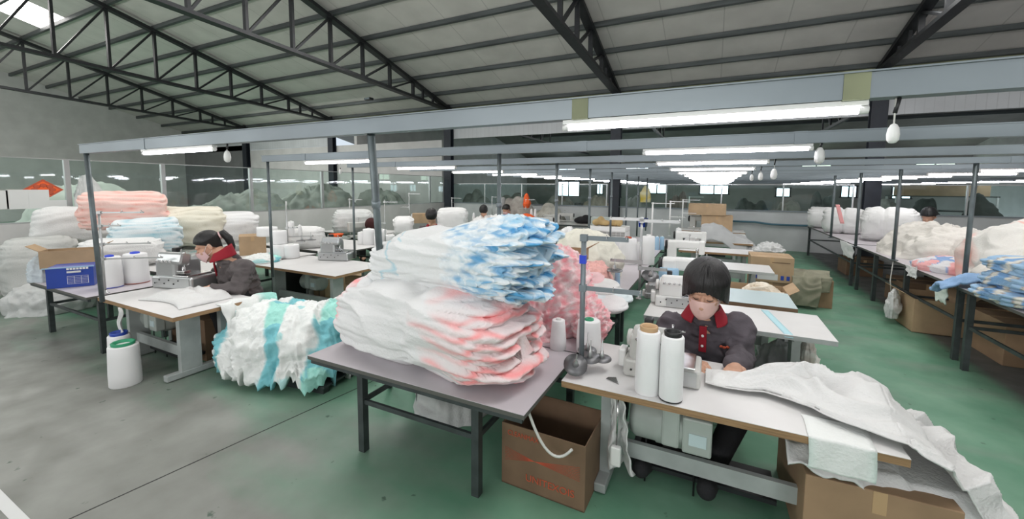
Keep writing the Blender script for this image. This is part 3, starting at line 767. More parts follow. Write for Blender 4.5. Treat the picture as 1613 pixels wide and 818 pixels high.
def motor(P, s, label, rz=0):
    t = empty('sewing_motor', P, rz, label, 'motor', 'motors hung under the tables'); t.scale = (s, s, s)
    prof = [(.03, -.17), (.085, -.165), (.10, -.14), (.10, -.06), (.105, -.055), (.105, .05), (.098, .055), (.095, .13), (.07, .15), (.03, .155)]
    MB().lathe(prof, (0, 0, 0), 26, axis=(1, 0, 0)).build('motor_body', M['castg'], t)
    MB().bbox(-.03, .04, -.115, .03, -.06, .13, .01).box(-.10, .02, -.05, .05, .09, .14).build('mounting_bracket', M['castg'], t)
    MB().lathe([(.01, 0), (.05, .0), (.045, .012), (.05, .024), (.01, .026)], (-.19, 0, 0), 18, axis=(-1, 0, 0)).build('pulley', M['black'], t)
    MB().bbox(.05, .16, -.11, -.04, -.07, .08, .008).build('control_box', M['castg'], t)
    B(.075, .14, -.114, -.109, -.03, .02).build('name_plate', M['lamb'], t)
    MB().tube([(-.1, -.02, -.1), (-.1, -.02, -.34)], .004).build('pull_chain', M['black'], t)
    MB().tube([(.10, -.02, -.07), (.10, -.02, -.33)], .004).build('pull_rod', M['black'], t)
    return t
def carton(x0, x1, y0, y1, z0, z1, label, mt='kraft', rz=0, open_=False, group=None, tape=True, flaps=0., name='cardboard_box', flapn=2):
    t = empty(name, ((x0+x1)/2, (y0+y1)/2, z0), rz, label, 'box', group)
    a, b, h = (x1-x0)/2, (y1-y0)/2, z1-z0
    m_ = M[mt]
    if not open_:
        MB().bbox(-a, a, -b, b, 0, h, .006).build('carton_body', m_, t)
        if tape: MB().box(-a-.001, a+.001, -.03, .03, h-.001, h+.002).box(-.03+0, .03, -b-.0015, -b, h*.75, h).build('tape', M['cone'], t)
        B(-a+.004, a-.004, -.002, .002, h+.002, h+.003).build('flap_seam', M['kraftd'], t)
    else:
        w = .008; o = MB()
        o.box(-a, a, -b, -b+w, 0, h).box(-a, a, b-w, b, 0, h).box(-a, -a+w, -b+w, b-w, 0, h).box(a-w, a, -b+w, b-w, 0, h).box(-a, a, -b, b, 0, w)
        o.build('carton_body', m_, t)
        for s in (-1, 1)[:flapn]:
            r = Matrix.Rotation(-s*.5, 3, 'Y')
            o = MB(); o.bar((s*a, 0, h), (s*(a+.12), 0, h+.08-.2*flaps), b*1.9, .006); o.build('flap', m_, t)
    return t
def place_bundle(px0, px1, pyb, pyt, z, label, W=None, depth=0., rz=None, mode='bundle', **k):
    "a bale whose near base edge stands at image row pyb on the plane z"
    c = at((px0+px1)/2, pyb, z=z); s = mpp(c); L = (px1-px0)*s; H = (pyb-pyt)*s*k.pop('hs', 1.)
    W = W or L*.5
    view = Vector((c.x, c.y, 0)).normalized(); rt = Vector((view.y, -view.x, 0))
    c = c+view*(W/2+depth)
    a = math.atan2(rt.y, rt.x) if rz is None else rz
    cs = abs(math.cos(a-math.atan2(rt.y, rt.x)))
    if mode == 'bundle': return bundle(k.pop('name', 'cloth_bundle'), L, W, H, loc=c, rz=a, label=label, **k)
    return heap(k.pop('name', 'cloth_pile'), L/2, W/2, H, loc=c, rz=a, label=label, **k)

def sackpile(name, c, L, W, H, seed, mt, label, cat='covered goods', group=None, rz=0, n=7, vox=.05):
    "several slumped sacks or covered lumps melted into one wrapped heap"
    rr = random.Random(seed); sh = []
    for k in range(n):
        u = (k+.5)/n*2-1; h = H*rr.uniform(.62, 1.)*(1-.35*abs(u)**3)
        x = u*L*.40; w = L*rr.uniform(.17, .26)
        sh.append(ell((x, rr.uniform(-.12, .12)*W, h*.48), (w, W*rr.uniform(.36, .5), h*.52), Matrix.Rotation(rr.uniform(-.2, .2), 3, 'Y'), 14))
    s = seed*7.7
    o = fuse(name, sh, max(vox, L/60), mt, None, 2, lambda p: .05*min(1, H)*(.5-abs(nz(p.x*3+s, p.y*3, p.z*5)))+.03*min(1, H)*(.5-abs(nz(p.x*8+s, p.y*8, p.z*8))))
    z0 = min(v.co.z for v in o.data.vertices)
    for v in o.data.vertices: v.co.z = max(v.co.z-z0-.02*H, 0)
    o.location = c; o.rotation_euler = (0, 0, rz)
    return tag(o, label, cat, group)
# ------------------------------------------------ dye patterns
def n3(x, y, z): return noise.noise(Vector((x, y, z)))
def dye_blue(t, x, y, zn, g, s):
    c = (.78, .79, .79)
    k = (t-.52)/.40 + .75*n3(x*4+s, y*4, zn*4)
    edge = (1-g)*.55
    if k > 0:
        c = mixc(c, (.36, .62, .80), min(1, k)*(.55+edge)); 
        w = n3(x*14, y*14+s, zn*12); r2 = abs(n3(x*11+w, y*11+s, zn*9))
        if r2 < .10: c = mixc(c, (.84, .88, .90), (1-r2/.10)*.9)
        if w > .12: c = mixc(c, (.82, .86, .88), min(1, w*2.4))
        if w < -.18: c = mixc(c, (.10, .36, .64), min(1., -w*2.)*min(1, k))
    k2 = (.30-t)/.2
    if k2 > 0:
        w = abs(n3(x*3+1.3*zn, y*3, zn*2+3+s)); 
        if w < .07: c = mixc(c, (.33, .60, .70), (1-w/.07)*.7)
    return c
def dye_pink(t, x, y, zn, g, s):
    c = (.79, .79, .79)
    k = (t-.66)/.25+.8*n3(x*5+s, y*5, zn*6); kk = (.10-t)/.07+.5*n3(x*6, y*6, zn*5)
    k = max(k, kk)
    if k > 0:
        st = .5+.5*math.sin(zn*46+n3(x*4, y*4, 2)*7)
        c = mixc(c, (.93, .36, .36), min(1, k)*(.2+.8*st*st))
    return c
def dye_ruffle(x, y, zn, f, s):
    w = n3(x*16+s, y*16, zn*22); st = .5+.5*math.sin(x*42+y*20+n3(x*3, y*3, zn*4)*4)
    return mixc((.86, .70, .70), (.90, .34, .38), max(0, .15+.55*st+.9*w))
def dye_mint(x, y, zn, f, s):
    b = .5+.5*math.sin(x*10.5+y*2.5+s+n3(x*2, y*2, zn)*1.6)
    c = (.80, .82, .80)
    if b > .70: c = mixc(c, (.38, .74, .66) if n3(x*2.2+s, y*2.2, zn+5) < .05 else (.22, .55, .60), (b-.70)/.12)
    if n3(x*3.2+s, y*3.2, zn*2+5) > .40: c = mixc(c, (.30, .66, .66), .7)
    return c
def plain(c, v=.08, fr=5):
    def fn(*a):
        if len(a) == 6: t, x, y, zn, g, s = a
        else: x, y, zn, g, s = a
        k = 1-v*abs(n3(x*fr+s, y*fr, zn*3)); return (c[0]*k, c[1]*k, c[2]*k)
    return fn
def edgecol(c, e, k=.7):
    def fn(*a):
        if len(a) == 6: t, x, y, zn, g, s = a
        else: x, y, zn, g, s = a
        return mixc(c, e, k*(1-min(1, max(0, g)))+.25*n3(x*4, y*4, zn*5))
    return fn

# ================================================================== FOREGROUND
# --- the pale table with the big bales
table(-2.84, -.95, 2.10, 3.12, .76, 'long lilac grey topped table carrying the two big tied cloth bales', 'lamv', 'dkedge', 'frame', .03, inset=.42, name='packing_table')
bundle('cloth_bundle', 1.62, .82, .58, seed=1, nl=12, pinch=((.20, .05, .05), (.56, .10, .05)), end=5., ragL=.07, ragR=.10, colf=dye_pink, nu=300, nv=230,
       amp=.016, big=.11, loc=(-1.97, 2.56, .76), rz=-.13, m=2.7, frill=.014, crease=.055, top=lambda t: 1.10-.22*abs(t-.45)-.15*max(0, t-.6),
       label='large tied white cloth bale with coral pink ends, lying on the lilac grey table', cat='bale')
bundle('cloth_bundle', 1.34, .70, .54, seed=5, nl=13, pinch=((.42, .07, .05),), end=5, ragL=.05, ragR=.12, colf=dye_blue, nu=300, nv=230,
       amp=.013, big=.08, loc=(-1.83, 2.68, 1.30), rz=-.02, m=2.5, frill=.05, crease=.055, top=lambda t: .50+.56*t**.45,
       label='large white cloth bale with frilly blue ends, on top of the pink ended bale', cat='bale')
heap('cloth_pile', .36, .62, .66, seed=4, loc=(-1.42, 3.75, .76), rz=.1, colf=dye_ruffle, nr=110, na=220, p=5, fold=.03, freq=5, rough=.05,
     label='tall heap of frilled pink and white cloth behind the big bales', lobes=.06)
table(-2.84, -.95, 3.14, 5.4, .76, 'long pale table behind the bales, running back beside the seated worker', 'lamv', 'dkedge', 'frame', .03, name='packing_table')
table(-2.84, -.97, 5.42, 8.2, .76, 'pale work table carrying the cream quilt pile and the wire basket', 'lamv', 'dkedge', 'frame', .03, name='packing_table')
table(-2.84, -1.0, 8.22, 11.6, .76, 'farthest pale table of the middle run, with the blue tub', 'lamv', 'dkedge', 'frame', .03, name='packing_table')
cone_px(875, 553, .76, 26, 50, 'slim white thread cone standing alone at the corner of the lilac grey table', taper=.78)
# sack below
heap('cloth_sack', .38, .34, .42, seed=8, loc=(-2.15, 3.12, 0), colf=plain((.55, .56, .55), .3), fold=.03, p=3, label='grey white cloth sack on the floor under the lilac grey table', cat='sack')
# cardboard box left of the stand
bx = carton(-1.27, -.66, 2.44, 2.92, 0, .45, 'open brown cardboard box with red lettering under the table corner', 'kraftd', rz=-.02, open_=True, flapn=0)
text('UNITEXOIS', .07, (.06, -.2435, .10), (PI/2, 0, 0), M['redp'], 'lettering', bx)
text('CLEANMAX', .05, (-.14, -.2435, .39), (PI/2, 0, 0), M['redp'], 'lettering', bx, sx=.9)
o = MB()
for k in range(9): o.tube([(-.28, -.241, .18+.012*k), (-.05, -.241, .235), (.27, -.241, .30-.012*k)], .0012, 4)
o.build('printed_lines', M['redp'], bx)

# --- the nearest sewing station
ft = table(-.90, .94, 2.62, 3.45, .76, 'white topped sewing table with plywood edge in the right foreground', 'lam', 'wood', 'T', .045)
motor((-.20, 2.95, .49), 1.6, 'grey green sewing motor hanging under the nearest sewing table')
overlock((-.30, 3.05, .76), 0, 1.18, 'pale grey overlock machine on the nearest table, behind two white thread tubes')
cone(Vector((-.345, 2.73, .76)), .078, .43, 'tall white thread tube with tan paper rim standing left of a pair', taper=.93, ring='cone', hole=True, name='thread_tube', cat='thread tube')
cone(Vector((-.195, 2.70, .76)), .072, .43, 'tall white thread tube with red and black rim standing right of a pair', taper=.95, ring='black', hole=True, base='black', name='thread_tube', cat='thread tube')
cone_px(922, 560, .76, 40, 55, 'stout white thread cone with green sticker on the nearest sewing table by the stand pole', taper=.88, ring='green')
P0 = at(912, 588, z=.76)+Vector((0, .05, 0))
ts = thread_stand(P0, 1.0, 'steel thread stand with grey spool discs at the left corner of the nearest sewing table', arms=((.985, .30, 1), (.62, .40, 1)), rz=.08, mt='galv',
             discs=((-.02, -.10, .08, .085, 1.0), (.06, .02, .10, .075, .3), (.14, .06, .09, .07, .1), (.02, .12, .11, .07, .2)), r=.019, aw=.016)
B(-.025, .02, -.022, .022, .80, .86).build('clamp', M['blueb'], ts)
o = MB(); q = at(968, 600, z=.762); o.add([q+Vector((-.06, 0, 0)), q+Vector((.04, -.05, 0)), q+Vector((.0, .05, 0)), q+Vector((-.05, .03, 0))]+[q+Vector((-.06, 0, .004)), q+Vector((.04, -.05, .004)), q+Vector((.0, .05, .004)), q+Vector((-.05, .03, .004))],
      [(3, 2, 1, 0), (4, 5, 6, 7), (0, 1, 5, 4), (1, 2, 6, 5), (2, 3, 7, 6), (3, 0, 4, 7)])
tag(o.build('steel_plate', M['chrome']), 'small loose steel plate on the nearest sewing table near the discs', 'plate')
t = empty('knee_lever', (-.52, 2.66, .30), 0, 'white knee lever pad hanging inside the nearest sewing table leg', 'lever')
MB().bbox(-.035, .035, -.02, .02, -.07, .07, .012).build('pad', M['whitep'], t); MB().tube([(0, .01, .05), (0, .03, .42)], .006).build('rod', M['chrome'], t)
# stool under the worker
t = empty('stool', (.02, 3.82, 0), 0, 'dark wooden stool under the worker at the nearest sewing table', 'stool')
B(-.24, .24, -.2, .2, .42, .46).build('seat', M['wood'], t)
for sx in (-1, 1):
    for sy in (-1, 1): MB().bar((sx*.2, sy*.17, 0), (sx*.18, sy*.15, .42), .045).build('leg', M['kraftd'], t)
# cloth under feed: along the table, over its end, down onto the box
def feed(u, v):
    # u runs along the cloth, v from the near edge to the far edge
    pts = [(.0, .78), (.28, .785), (.6, .80), (.93, .80), (1.08, .74), (1.19, .56), (1.29, .38), (1.35, .18)]
    k = u*(len(pts)-1); i = min(int(k), len(pts)-2); f = k-i
    f = f*f*(3-2*f)*.5+f*.5
    x = pts[i][0]*(1-f)+pts[i+1][0]*f; z = pts[i][1]*(1-f)+pts[i+1][1]*f
    y0 = 2.98-.38*min(1, max(0, (u-.18)/.3)); y1 = 3.22+.42*min(1, max(0, u-.12)*2.6)
    if u > .55: y0 += .16*(u-.55)/.1 if u < .65 else .16; y1 -= .35*(u-.55)
    y = y0+(y1-y0)*v
    amp = .115*min(1, .25+u*4)*math.sin(PI*min(1, u*1.5+.08))*(.25+.75*math.sin(PI*min(1, max(0, v*1.12-.08)))) if u < .7 else .11
    wx = n3(x*2.2, y*2.2, 3)*1.2; wy = n3(x*2.2, y*2.2, 8)*1.2
    f1 = .5-abs(n3(x*2.6+wx, y*3.4+wy, 1)); f2 = .5-abs(n3(x*6+wx*2, y*8+wy*2, 5))
    f3 = .5-abs(n3(x*3+z*6+wx, y*11+wy, 15))
    hh = max(.0, f1*1.3+f2*.5+.1)*amp*1.5
    if v < .02 or v > .985: hh *= .15
    if u < .52: nx, nz_ = 0, 1
    else: nx, nz_ = .72, .55
    hh += (.03*f3+.02*f2)*(1 if u > .45 else .3)
    x += .05*n3(v*5, u*3, 2)*u+nx*hh; y += .03*n3(u*7, v*2, 9)
    return (x, y, z+nz_*hh+.006)
fc = drape('sewn_cloth', feed, 190, 110, .01); tag(fc, 'long white cotton cloth running off the nearest sewing table and sliding down at right', 'cloth')
def strip(u, v):
    x = .52+.29*v+.004*math.sin(u*9); L = u*.42
    y = 2.86-L if L < .245 else 2.613-.004*math.sin(v*11+L*20); z = .766 if L < .245 else .766-(L-.245)
    return (x, y, z)
tag(drape('cloth_flap', strip, 40, 12, .004, colf=lambda u, v, q: mixc((.78, .80, .78), (.5, .78, .68), 2*(abs(v-.5)-.35) if u > .6 else 0)),
    'flat white cloth flap hanging over the plywood front edge at right', 'cloth')
def under(u, v):
    x = .44+.86*u; y = 2.66+.10*u+.7*v; w = n3(x*3, y*3, 2)
    z = .60-.26*max(0, u-.15)**1.2+.05*(.5-abs(n3(x*4+w, y*4, 2)))*1.6+.02*(.5-abs(n3(x*9, y*13+w, 4)))
    z = max(z, .515) if v > .14 else max(z, .515)-(.14-v)*(.7+.8*n3(x*9, 0, 0))
    return (x, y, z)
tag(drape('sewn_cloth', under, 90, 70, .012), 'grey white folded cloth lying on the cardboard box under the table end', 'cloth', )
cb = carton(.52, 1.18, 2.70, 3.5, 0, .50, 'brown cardboard box under the white cloth at the bottom right corner', 'kraft', rz=.03)
B(-.0+.08, .16, -.405, -.402, .30, .34).build('red_label', M['redp'], cb)
def rag(u, v):
    z = .74-.62*u; x = -.53-.03*u+.13*v*(.4+u*1.2)-.05+.05*math.sin(u*6)*.3; y = 2.70+.05*math.sin(v*9+u*3)*(.4+u)+.12*u
    return (x+.02*n3(u*8, v*4, 1), y+.03*n3(u*5, v*6, 2), z+.03*n3(v*6, u*3, 3))
tag(drape('hanging_rag', rag, 60, 26, .008), 'crumpled white rag hanging inside the left leg of the nearest sewing table', 'cloth')
t = MB().tube([(-1.02+.29*k/15, 2.30+.05*k/15, .40+.30*((k/15-.68)/.68)**2) for k in range(16)], .009).build('power_cord', M['cable'])
tag(t, 'white power cord looping at the right end of the lilac grey table', 'cord')

# --- left sewing station
LX0, LX1, LY0, LY1 = -6.55, -4.86, 2.10, 2.95
table(LX0, LX1, LY0, LY1, .76, 'white topped sewing table with plywood edge at left, in front of the ponytailed worker', 'lam', 'wood', 'T', .045)
overlock(at(266, 455, z=.76)+Vector((0, .18, 0)), .25, 1.5, 'silver grey overlock machine on the left sewing table', 'alu')
motor((-6.05, 2.5, .47), 1.4, 'grey green sewing motor hanging under the left sewing table')
P0 = at(166, 462, z=.76); thread_stand(P0, 1.02, 'thread stand with three cross bars at the left corner of the left sewing table', arms=((.98, .45, 1), (.82, .2, 1), (.42, .62, 1), (.60, .5, 1)), rz=.7, r=.013)
t = cone_px(158, 455, .76, 30, 52, 'white thread cone with blue rim in front of the blue crate', taper=.9, ring='blueb', base='blueb')
cone_px(197, 448, .76, 33, 50, 'white thread cone with bright blue top behind the left thread stand', taper=.9, ring='blueb', base='redp')
cone(Vector((-5.50, 1.93, 0)), .135, .44, 'large white thread cone with green rim standing on the floor', taper=.93, hole=True, ring='green', name='thread_tube', cat='thread tube')
cone(Vector((-5.84, 2.02, 0)), .105, .46, 'large white thread cone with red and blue rim on the floor, half hidden', taper=.93, hole=True, ring='blue', name='thread_tube', cat='thread tube')
carton(-6.1, -5.35, 2.62, 3.2, .0, .50, 'dark brown cardboard box under the left sewing table', 'kraftd')
def lcl(u, v):
    x = -5.95+.85*u; y = 2.25+.55*v+.1*math.sin(u*3)
    e = math.sin(PI*u)**.5*math.sin(PI*v)**.5
    w = n3(x*4, y*4, 2)
    return (x, y, .765+e*(.05+.06*(.5-abs(n3(x*4+w, y*5, 6)))*2+.05*n3(x*3, y*3, 1)))
tag(drape('sewn_cloth', lcl, 50, 40, .01), 'white cloth lying on the left sewing table by the worker hands', 'cloth')
def lhang(u, v):
    z = .77-.70*u if u > .06 else .775
    x = -4.84+.04*math.sin(v*14+u*2)+.22*u; y = 2.55+.62*v*(1-.2*u)+.03*n3(u*5, v*5, 1)
    if u <= .06: x -= .12*(1-u/.06)
    return (x+.03*n3(u*6, v*8, 4), y, z)
tag(drape('hanging_cloth', lhang, 60, 50, .008, colf=lambda u, v, q: mixc((.78, .80, .78), (.36, .70, .62), (v-.70)*6 if v > .7 else 0)),
    'white cloth with mint edge hanging off the right end of the left sewing table', 'cloth')
t = drape('hanging_rag', lambda u, v: (-5.93+.07*v+.02*math.sin(u*12), 2.06+.012*math.sin(v*7+u*9), .73-.42*u), 40, 8, .008)
tag(t, 'narrow knotted white rag hanging under the front edge of the left sewing table', 'cloth')
# striped bale on a pallet
t = empty('pallet', (-4.05, 3.05, 0), .12, 'low dark wooden pallet under the mint striped cloth bale', 'pallet')
for y in (-.36, 0, .36): B(-.55, .55, y-.04, y+.04, 0, .07).build('bearer', M['leg'], t)
for k in range(6): B(-.58+k*.2, -.42+k*.2, -.42, .42, .07, .09).build('deck_board', M['leg'], t)
heap('cloth_pile', .80, .58, .68, seed=3, loc=(-4.28, 3.08, .03), rz=.35, colf=dye_mint, nr=130, na=300, p=4.2, fold=.06, freq=3.0, rough=.018, under=-.10, lobes=.09, hem=.16, flute=.10, tilt=.13,
     label='big bale of white cloth with mint green stripes on the floor between the tables', cat='bale')
# ================================================================== THE REST OF THE HALL
def vframe(px0, px1, pyb, z=None, Y=None):
    c = at((px0+px1)/2, pyb, z=z) if Y is None else at((px0+px1)/2, pyb, Y=Y)
    s = mpp(c); view = Vector((c.x, c.y, 0)).normalized(); rt = Vector((view.y, -view.x, 0))
    return c, s, view, math.atan2(rt.y, rt.x)
def vbox(px0, px1, pyb, pyt, z, dep, label, mt='kraft', rz=None, Y=None, **k):
    c, s, view, a = vframe(px0, px1, pyb, z, Y)
    w = (px1-px0)*s; h = (pyb-pyt)*s; c = c+view*(dep/2)
    return carton(c.x-w/2, c.x+w/2, c.y-dep/2, c.y+dep/2, c.z, c.z+h, label, mt, rz=a if rz is None else rz, **k)
def byY(kind, px0, px1, pyb, pyt, Y, W, label, rz=None, zb=None, **k):
    c, s, view, a = vframe(px0, px1, pyb, None, Y)
    L = (px1-px0)*s; H = (pyb-pyt)*s
    c = c+view*(W*.25)
    if zb is not None: H += c.z-zb; c.z = zb
    c.z = max(0, c.z)
    if kind == 'bundle': return bundle('cloth_bundle', L, W, H, loc=c, rz=a if rz is None else rz, label=label, cat=k.pop('cat', 'bale'), **k)
    return _heap('cloth_pile', L/2, W/2, H, loc=c, rz=a if rz is None else rz, label=label, cat=k.pop('cat', 'laundry pile'), **k)
SM = dict(nu=90, nv=80); HM = dict(nr=50, na=110)
def _heap(*a, **k):
    k.setdefault('lobes', .2); k['fold'] = k.get('fold', .05)*1.5; k.setdefault('freq', 3.2); k.setdefault('rough', .012); return heap(*a, **k)
WH = plain((.78, .78, .77)); CR = plain((.76, .73, .62)); GW = plain((.62, .63, .62), .2); LB = edgecol((.74, .80, .82), (.22, .52, .62), .8)
# ---- left side: bench with crate, and the mounds behind it
table(-8.5, -6.64, 2.03, 2.98, .76, 'dark framed bench at far left carrying the blue crate', 'lamv', 'dkedge', 'frame', .03, name='work_table', inset=.12)
table(-9.9, -6.9, 3.15, 4.0, .76, 'bench behind the blue crate holding tall piles of bales', 'lam', 'dkedge', 'frame', .03, name='work_table')
table(-9.9, -7.05, 4.05, 5.5, .76, 'bench behind the ponytailed worker holding cream and white bales', 'lam', 'dkedge', 'frame', .03, name='work_table')
cr = vbox(94, 147, 452, 420, .76, .36, 'blue printed plastic crate standing on the far left bench', 'blue', rz=math.radians(58), tape=False, name='crate')
c0 = cr.children[0]; wd = .24
for i, (zz_, ww, cc) in enumerate(((.235, .30, 'whitep'), (.195, .18, 'whitep'))):
    o = MB()
    for k in range(7): o.box(-.02+k*.03*(ww/.3), .003+k*.03*(ww/.3), -.213, -.2105, zz_, zz_+.024)
    o.build('printed_characters', M[cc], cr)
o = MB()
for k in range(6): o.box(-.02, .18, -.2125, -.2108, .05+k*.02, .053+k*.02)
for k in range(4): o.box(-.02+k*.065, -.017+k*.065, -.2125, -.2108, .05, .153)
o.build('printed_table', M['whitep'], cr)
MB().box(-.24, .24, -.214, -.211, .262, .275).build('cyan_band', M['threadb'], cr)
vbox(84, 148, 421, 394, None, .30, 'open brown cardboard box sitting on top of the blue crate', 'kraftl', rz=math.radians(58), Y=2.35, open_=True)
byY('bundle', 30, 112, 470, 374, 2.7, 1.0, 'big grey white rolled bale on the floor by the left partition', seed=21, nl=14, colf=edgecol((.58, .59, .57), (.38, .40, .38), .6), zb=0, amp=.02, big=.12, **SM)
byY('heap', 38, 140, 482, 445, 2.6, .9, 'dirty white cloth pile on the floor under the far left bench', seed=22, colf=GW, zb=0, **HM)
byY('heap', 52, 92, 448, 402, 2.15, .6, 'pale blue grey cloth pile on the far left bench beside the crate', seed=23, colf=plain((.60, .66, .70), .12), zb=.76, fold=.02, freq=4, **HM)
byY('bundle', 150, 246, 446, 376, 3.1, .8, 'stacked white cloth on the bench behind the two blue topped cones', seed=24, nl=16, colf=WH, zb=.76, amp=.018, **SM)
byY('bundle', 82, 192, 386, 326, 3.35, .9, 'fat white bale leaning left of the coral bale on the pile', seed=25, nl=7, colf=WH, amp=.03, big=.1, **SM)
byY('bundle', 148, 250, 361, 304, 3.45, .9, 'coral pink and white bale on top of the left pile', seed=26, nl=9, colf=edgecol((.90, .66, .60), (.85, .36, .30), .9), amp=.03, crease=.05, **SM)
byY('bundle', 192, 274, 398, 346, 3.5, .9, 'light turquoise bale below the coral one', seed=27, nl=9, colf=LB, amp=.03, crease=.04, **SM)
byY('bundle', 252, 346, 404, 328, 4.3, 1.1, 'cream coloured bale of rolled cloth left of the ponytailed worker', seed=28, nl=10, colf=edgecol((.78, .75, .64), (.52, .48, .36), .8), amp=.03, crease=.06, big=.1, zb=.9, **SM)
byY('bundle', 334, 402, 376, 336, 5.0, 1.0, 'white bale tapering to the right behind the ponytailed worker', seed=29, nl=9, colf=edgecol((.78, .78, .78), (.5, .5, .5), .5), amp=.02, zb=.9, **SM)
byY('heap', 232, 330, 446, 396, 4.1, 1.2, 'loose white cloth with turquoise stripes spread behind the overlock machine', seed=30, colf=dye_mint, zb=.76, fold=.04, **HM)
byY('heap', 385, 440, 424, 402, 4.4, .6, 'small loose turquoise and white cloth on the bench edge', seed=31, colf=dye_mint, zb=.765, fold=.02, freq=5, **HM)
byY('heap', 118, 150, 318, 278, 3.75, .9, 'white bale poking up at the far left pile top', seed=32, colf=GW, zb=1.3, **HM)
# sheets of paper and the diamond on the left glass
for (a_, b_, c_, d_, l) in ((-4, 12, 300, 330, 'white paper notice at the left picture edge, on the partition glass'), (12, 44, 299, 330, 'white paper notice beside the red diamond on the partition glass'),
                            (47, 77, 299, 329, 'curling white paper notice overlapping the red diamond')):
    p0 = at(a_, d_, X=XP+.03); p1 = at(b_, c_, X=XP+.03)
    o = MB().box(XP+.012, XP+.018, p0.y, p1.y, p0.z, p1.z); tag(o.build('paper_notice', M['paper']), l, 'notice', 'papers on the partition')
p = at(69, 299, X=XP+.02); h = 16.5*mpp(p)
t = empty('diamond_decoration', (XP+.006, p.y, p.z), 0, 'red and gold diamond shaped paper decoration on the partition glass', 'decoration')
MB().prism([(0, -h), (h*1.35, 0), (0, h), (-h*1.35, 0)], 0, .004, 0, lambda a, b, c: (c, a, b)).build('diamond_sheet', M['redp'], t)
MB().prism([(0, -h*.8), (h*1.1, 0), (0, h*.8), (-h*1.1, 0)], .004, .005, 0, lambda a, b, c: (c, a, b)).build('gold_field', M['orange'], t)
o = MB()
for k in range(8):
    an = k*PI/4; o.ball((.006, .5*h*math.cos(an)*1.2, .5*h*math.sin(an)*.8), (.001, .05, .04), 8)
o.build('flower_pattern', M['redp'], t)
# white bands stuck across the near part of the glass
t = MB().box(XP+.002, XP+.006, .5, 3.5, 1.62, 1.78).build('frosted_band', M['paper']); tag(t, 'pale frosted band along the foot of the partition glass', 'film')
t = empty('door_stop_frame', (-11.2, 2.0, 0), .3, 'leaning grey metal frame on the floor at the left picture edge', 'metal frame')
MB().bar((-.35, 0, .02), (.3, 0, .02), .08, .03).bar((-.2, 0, .03), (-.45, .0, .55), .06, .03).bar((.2, 0, .03), (-.42, .1, .5), .04, .03).build('frame', M['galv'], t)
# behind the left partition
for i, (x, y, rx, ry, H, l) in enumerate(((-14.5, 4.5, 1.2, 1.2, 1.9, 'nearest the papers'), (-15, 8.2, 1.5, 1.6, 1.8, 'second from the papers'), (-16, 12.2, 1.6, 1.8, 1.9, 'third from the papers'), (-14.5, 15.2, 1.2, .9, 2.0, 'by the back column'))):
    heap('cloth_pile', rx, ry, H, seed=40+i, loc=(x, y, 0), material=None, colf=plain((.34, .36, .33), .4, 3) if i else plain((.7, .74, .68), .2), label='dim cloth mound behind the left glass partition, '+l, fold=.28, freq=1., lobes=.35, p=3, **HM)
# ---- second row at left
table(-7.0, -5.02, 4.22, 5.30, .76, 'pale table with the grey overlock machine, behind the ponytailed worker', 'lam', 'wood', 'T', .04)
overlock(at(512, 412, z=.76)+Vector((0, .25, 0)), .35, 1.35, 'grey overlock machine on the table behind the striped bale', 'alu')
motor((-6.1, 4.7, .46), 1.4, 'grey motor hanging under the second row table')
thread_stand(at(454, 404, z=.76), 1.05, 'tall thread stand on the second row table, with cones beside it', arms=((.36, .45, 1), (.26, .3, 1), (.52, .18, 1)), rz=.7, r=.014, discs=((.25, 0, .3, .09, 0), (.4, .05, .3, .09, 0)))
vbox(444, 470, 472, 426, 0, .5, 'dark brown box standing under the second row table', 'black', rz=0, name='box')
vbox(503, 526, 470, 434, 0, .4, 'opened cardboard box with black mark under the second row table', 'kraftl', rz=.2, open_=True)
vbox(528, 552, 462, 438, 0, .5, 'plain cardboard box behind the one under the second row table', 'kraft', rz=-.1)
vbox(556, 600, 450, 434, .30, .6, 'flattened cardboard box leaning beside the second row table', 'kraftl', rz=.2)
vbox(381, 417, 402, 372, .76, .5, 'brown cardboard box tied with pink string on the back bench', 'kraftl')
cone_px(408, 373, 1.15, 30, 15, 'squat white thread roll on top of the string tied cardboard box', taper=.97)
cone_px(429, 409, .76, 24, 24, 'white thread cone at the foot of the stacked pair behind the worker', taper=.98, base='kraftd')
P = at(429, 409, z=.76); cone_px(430, 385, 1.03, 23, 22, 'white thread cone stacked on another behind the worker', taper=.98)
cone_px(449, 408, .76, 24, 23, 'white thread cone beside the stacked pair behind the worker', taper=.98, base='kraftd')
cone_px(455, 373, 1.07, 10, 25, 'slim white cone on the pin of the tall thread stand', taper=.85)
cone_px(470, 372, 1.07, 7, 18, 'tiny white cone on the far pin of the tall thread stand', taper=.6)
table(-9.4, -6.75, 5.75, 7.35, .76, 'long pale table in the third row at left, before the worker in the knitted hat', 'lam', 'dkedge', 'frame', .03, name='work_table')
byY('bundle', 458, 508, 396, 358, 5.9, .7, 'rumpled stack of white cloth on the third row table', seed=50, nl=14, colf=WH, zb=.76, amp=.03, **SM)
byY('bundle', 528, 586, 364, 331, 8.2, .8, 'stack of white cloth at the left partition behind the hat wearing worker', seed=51, nl=14, colf=GW, amp=.03, zb=.76, **SM)
table(-10.5, -8.4, 8.3, 9.6, .76, 'fourth row table at left, against the partition', 'lam', 'dkedge', 'frame', .03, name='work_table')
t = MB().lathe([(.12, 0), (.17, .09), (.18, .10), (.15, .09), (.1, .02)], (0, 0, 0), 20).build('basin', M['orange'], loc=at(520, 376, z=.77)+Vector((0, .2, 0))); tag(t, 'small orange plastic basin on the third row table', 'basin')
lockstitch(at(545, 377, z=.76)+Vector((-.1, .6, 0)), 1.2, 1.4, 'sewing machine before the worker in the knitted hat', 'cast')
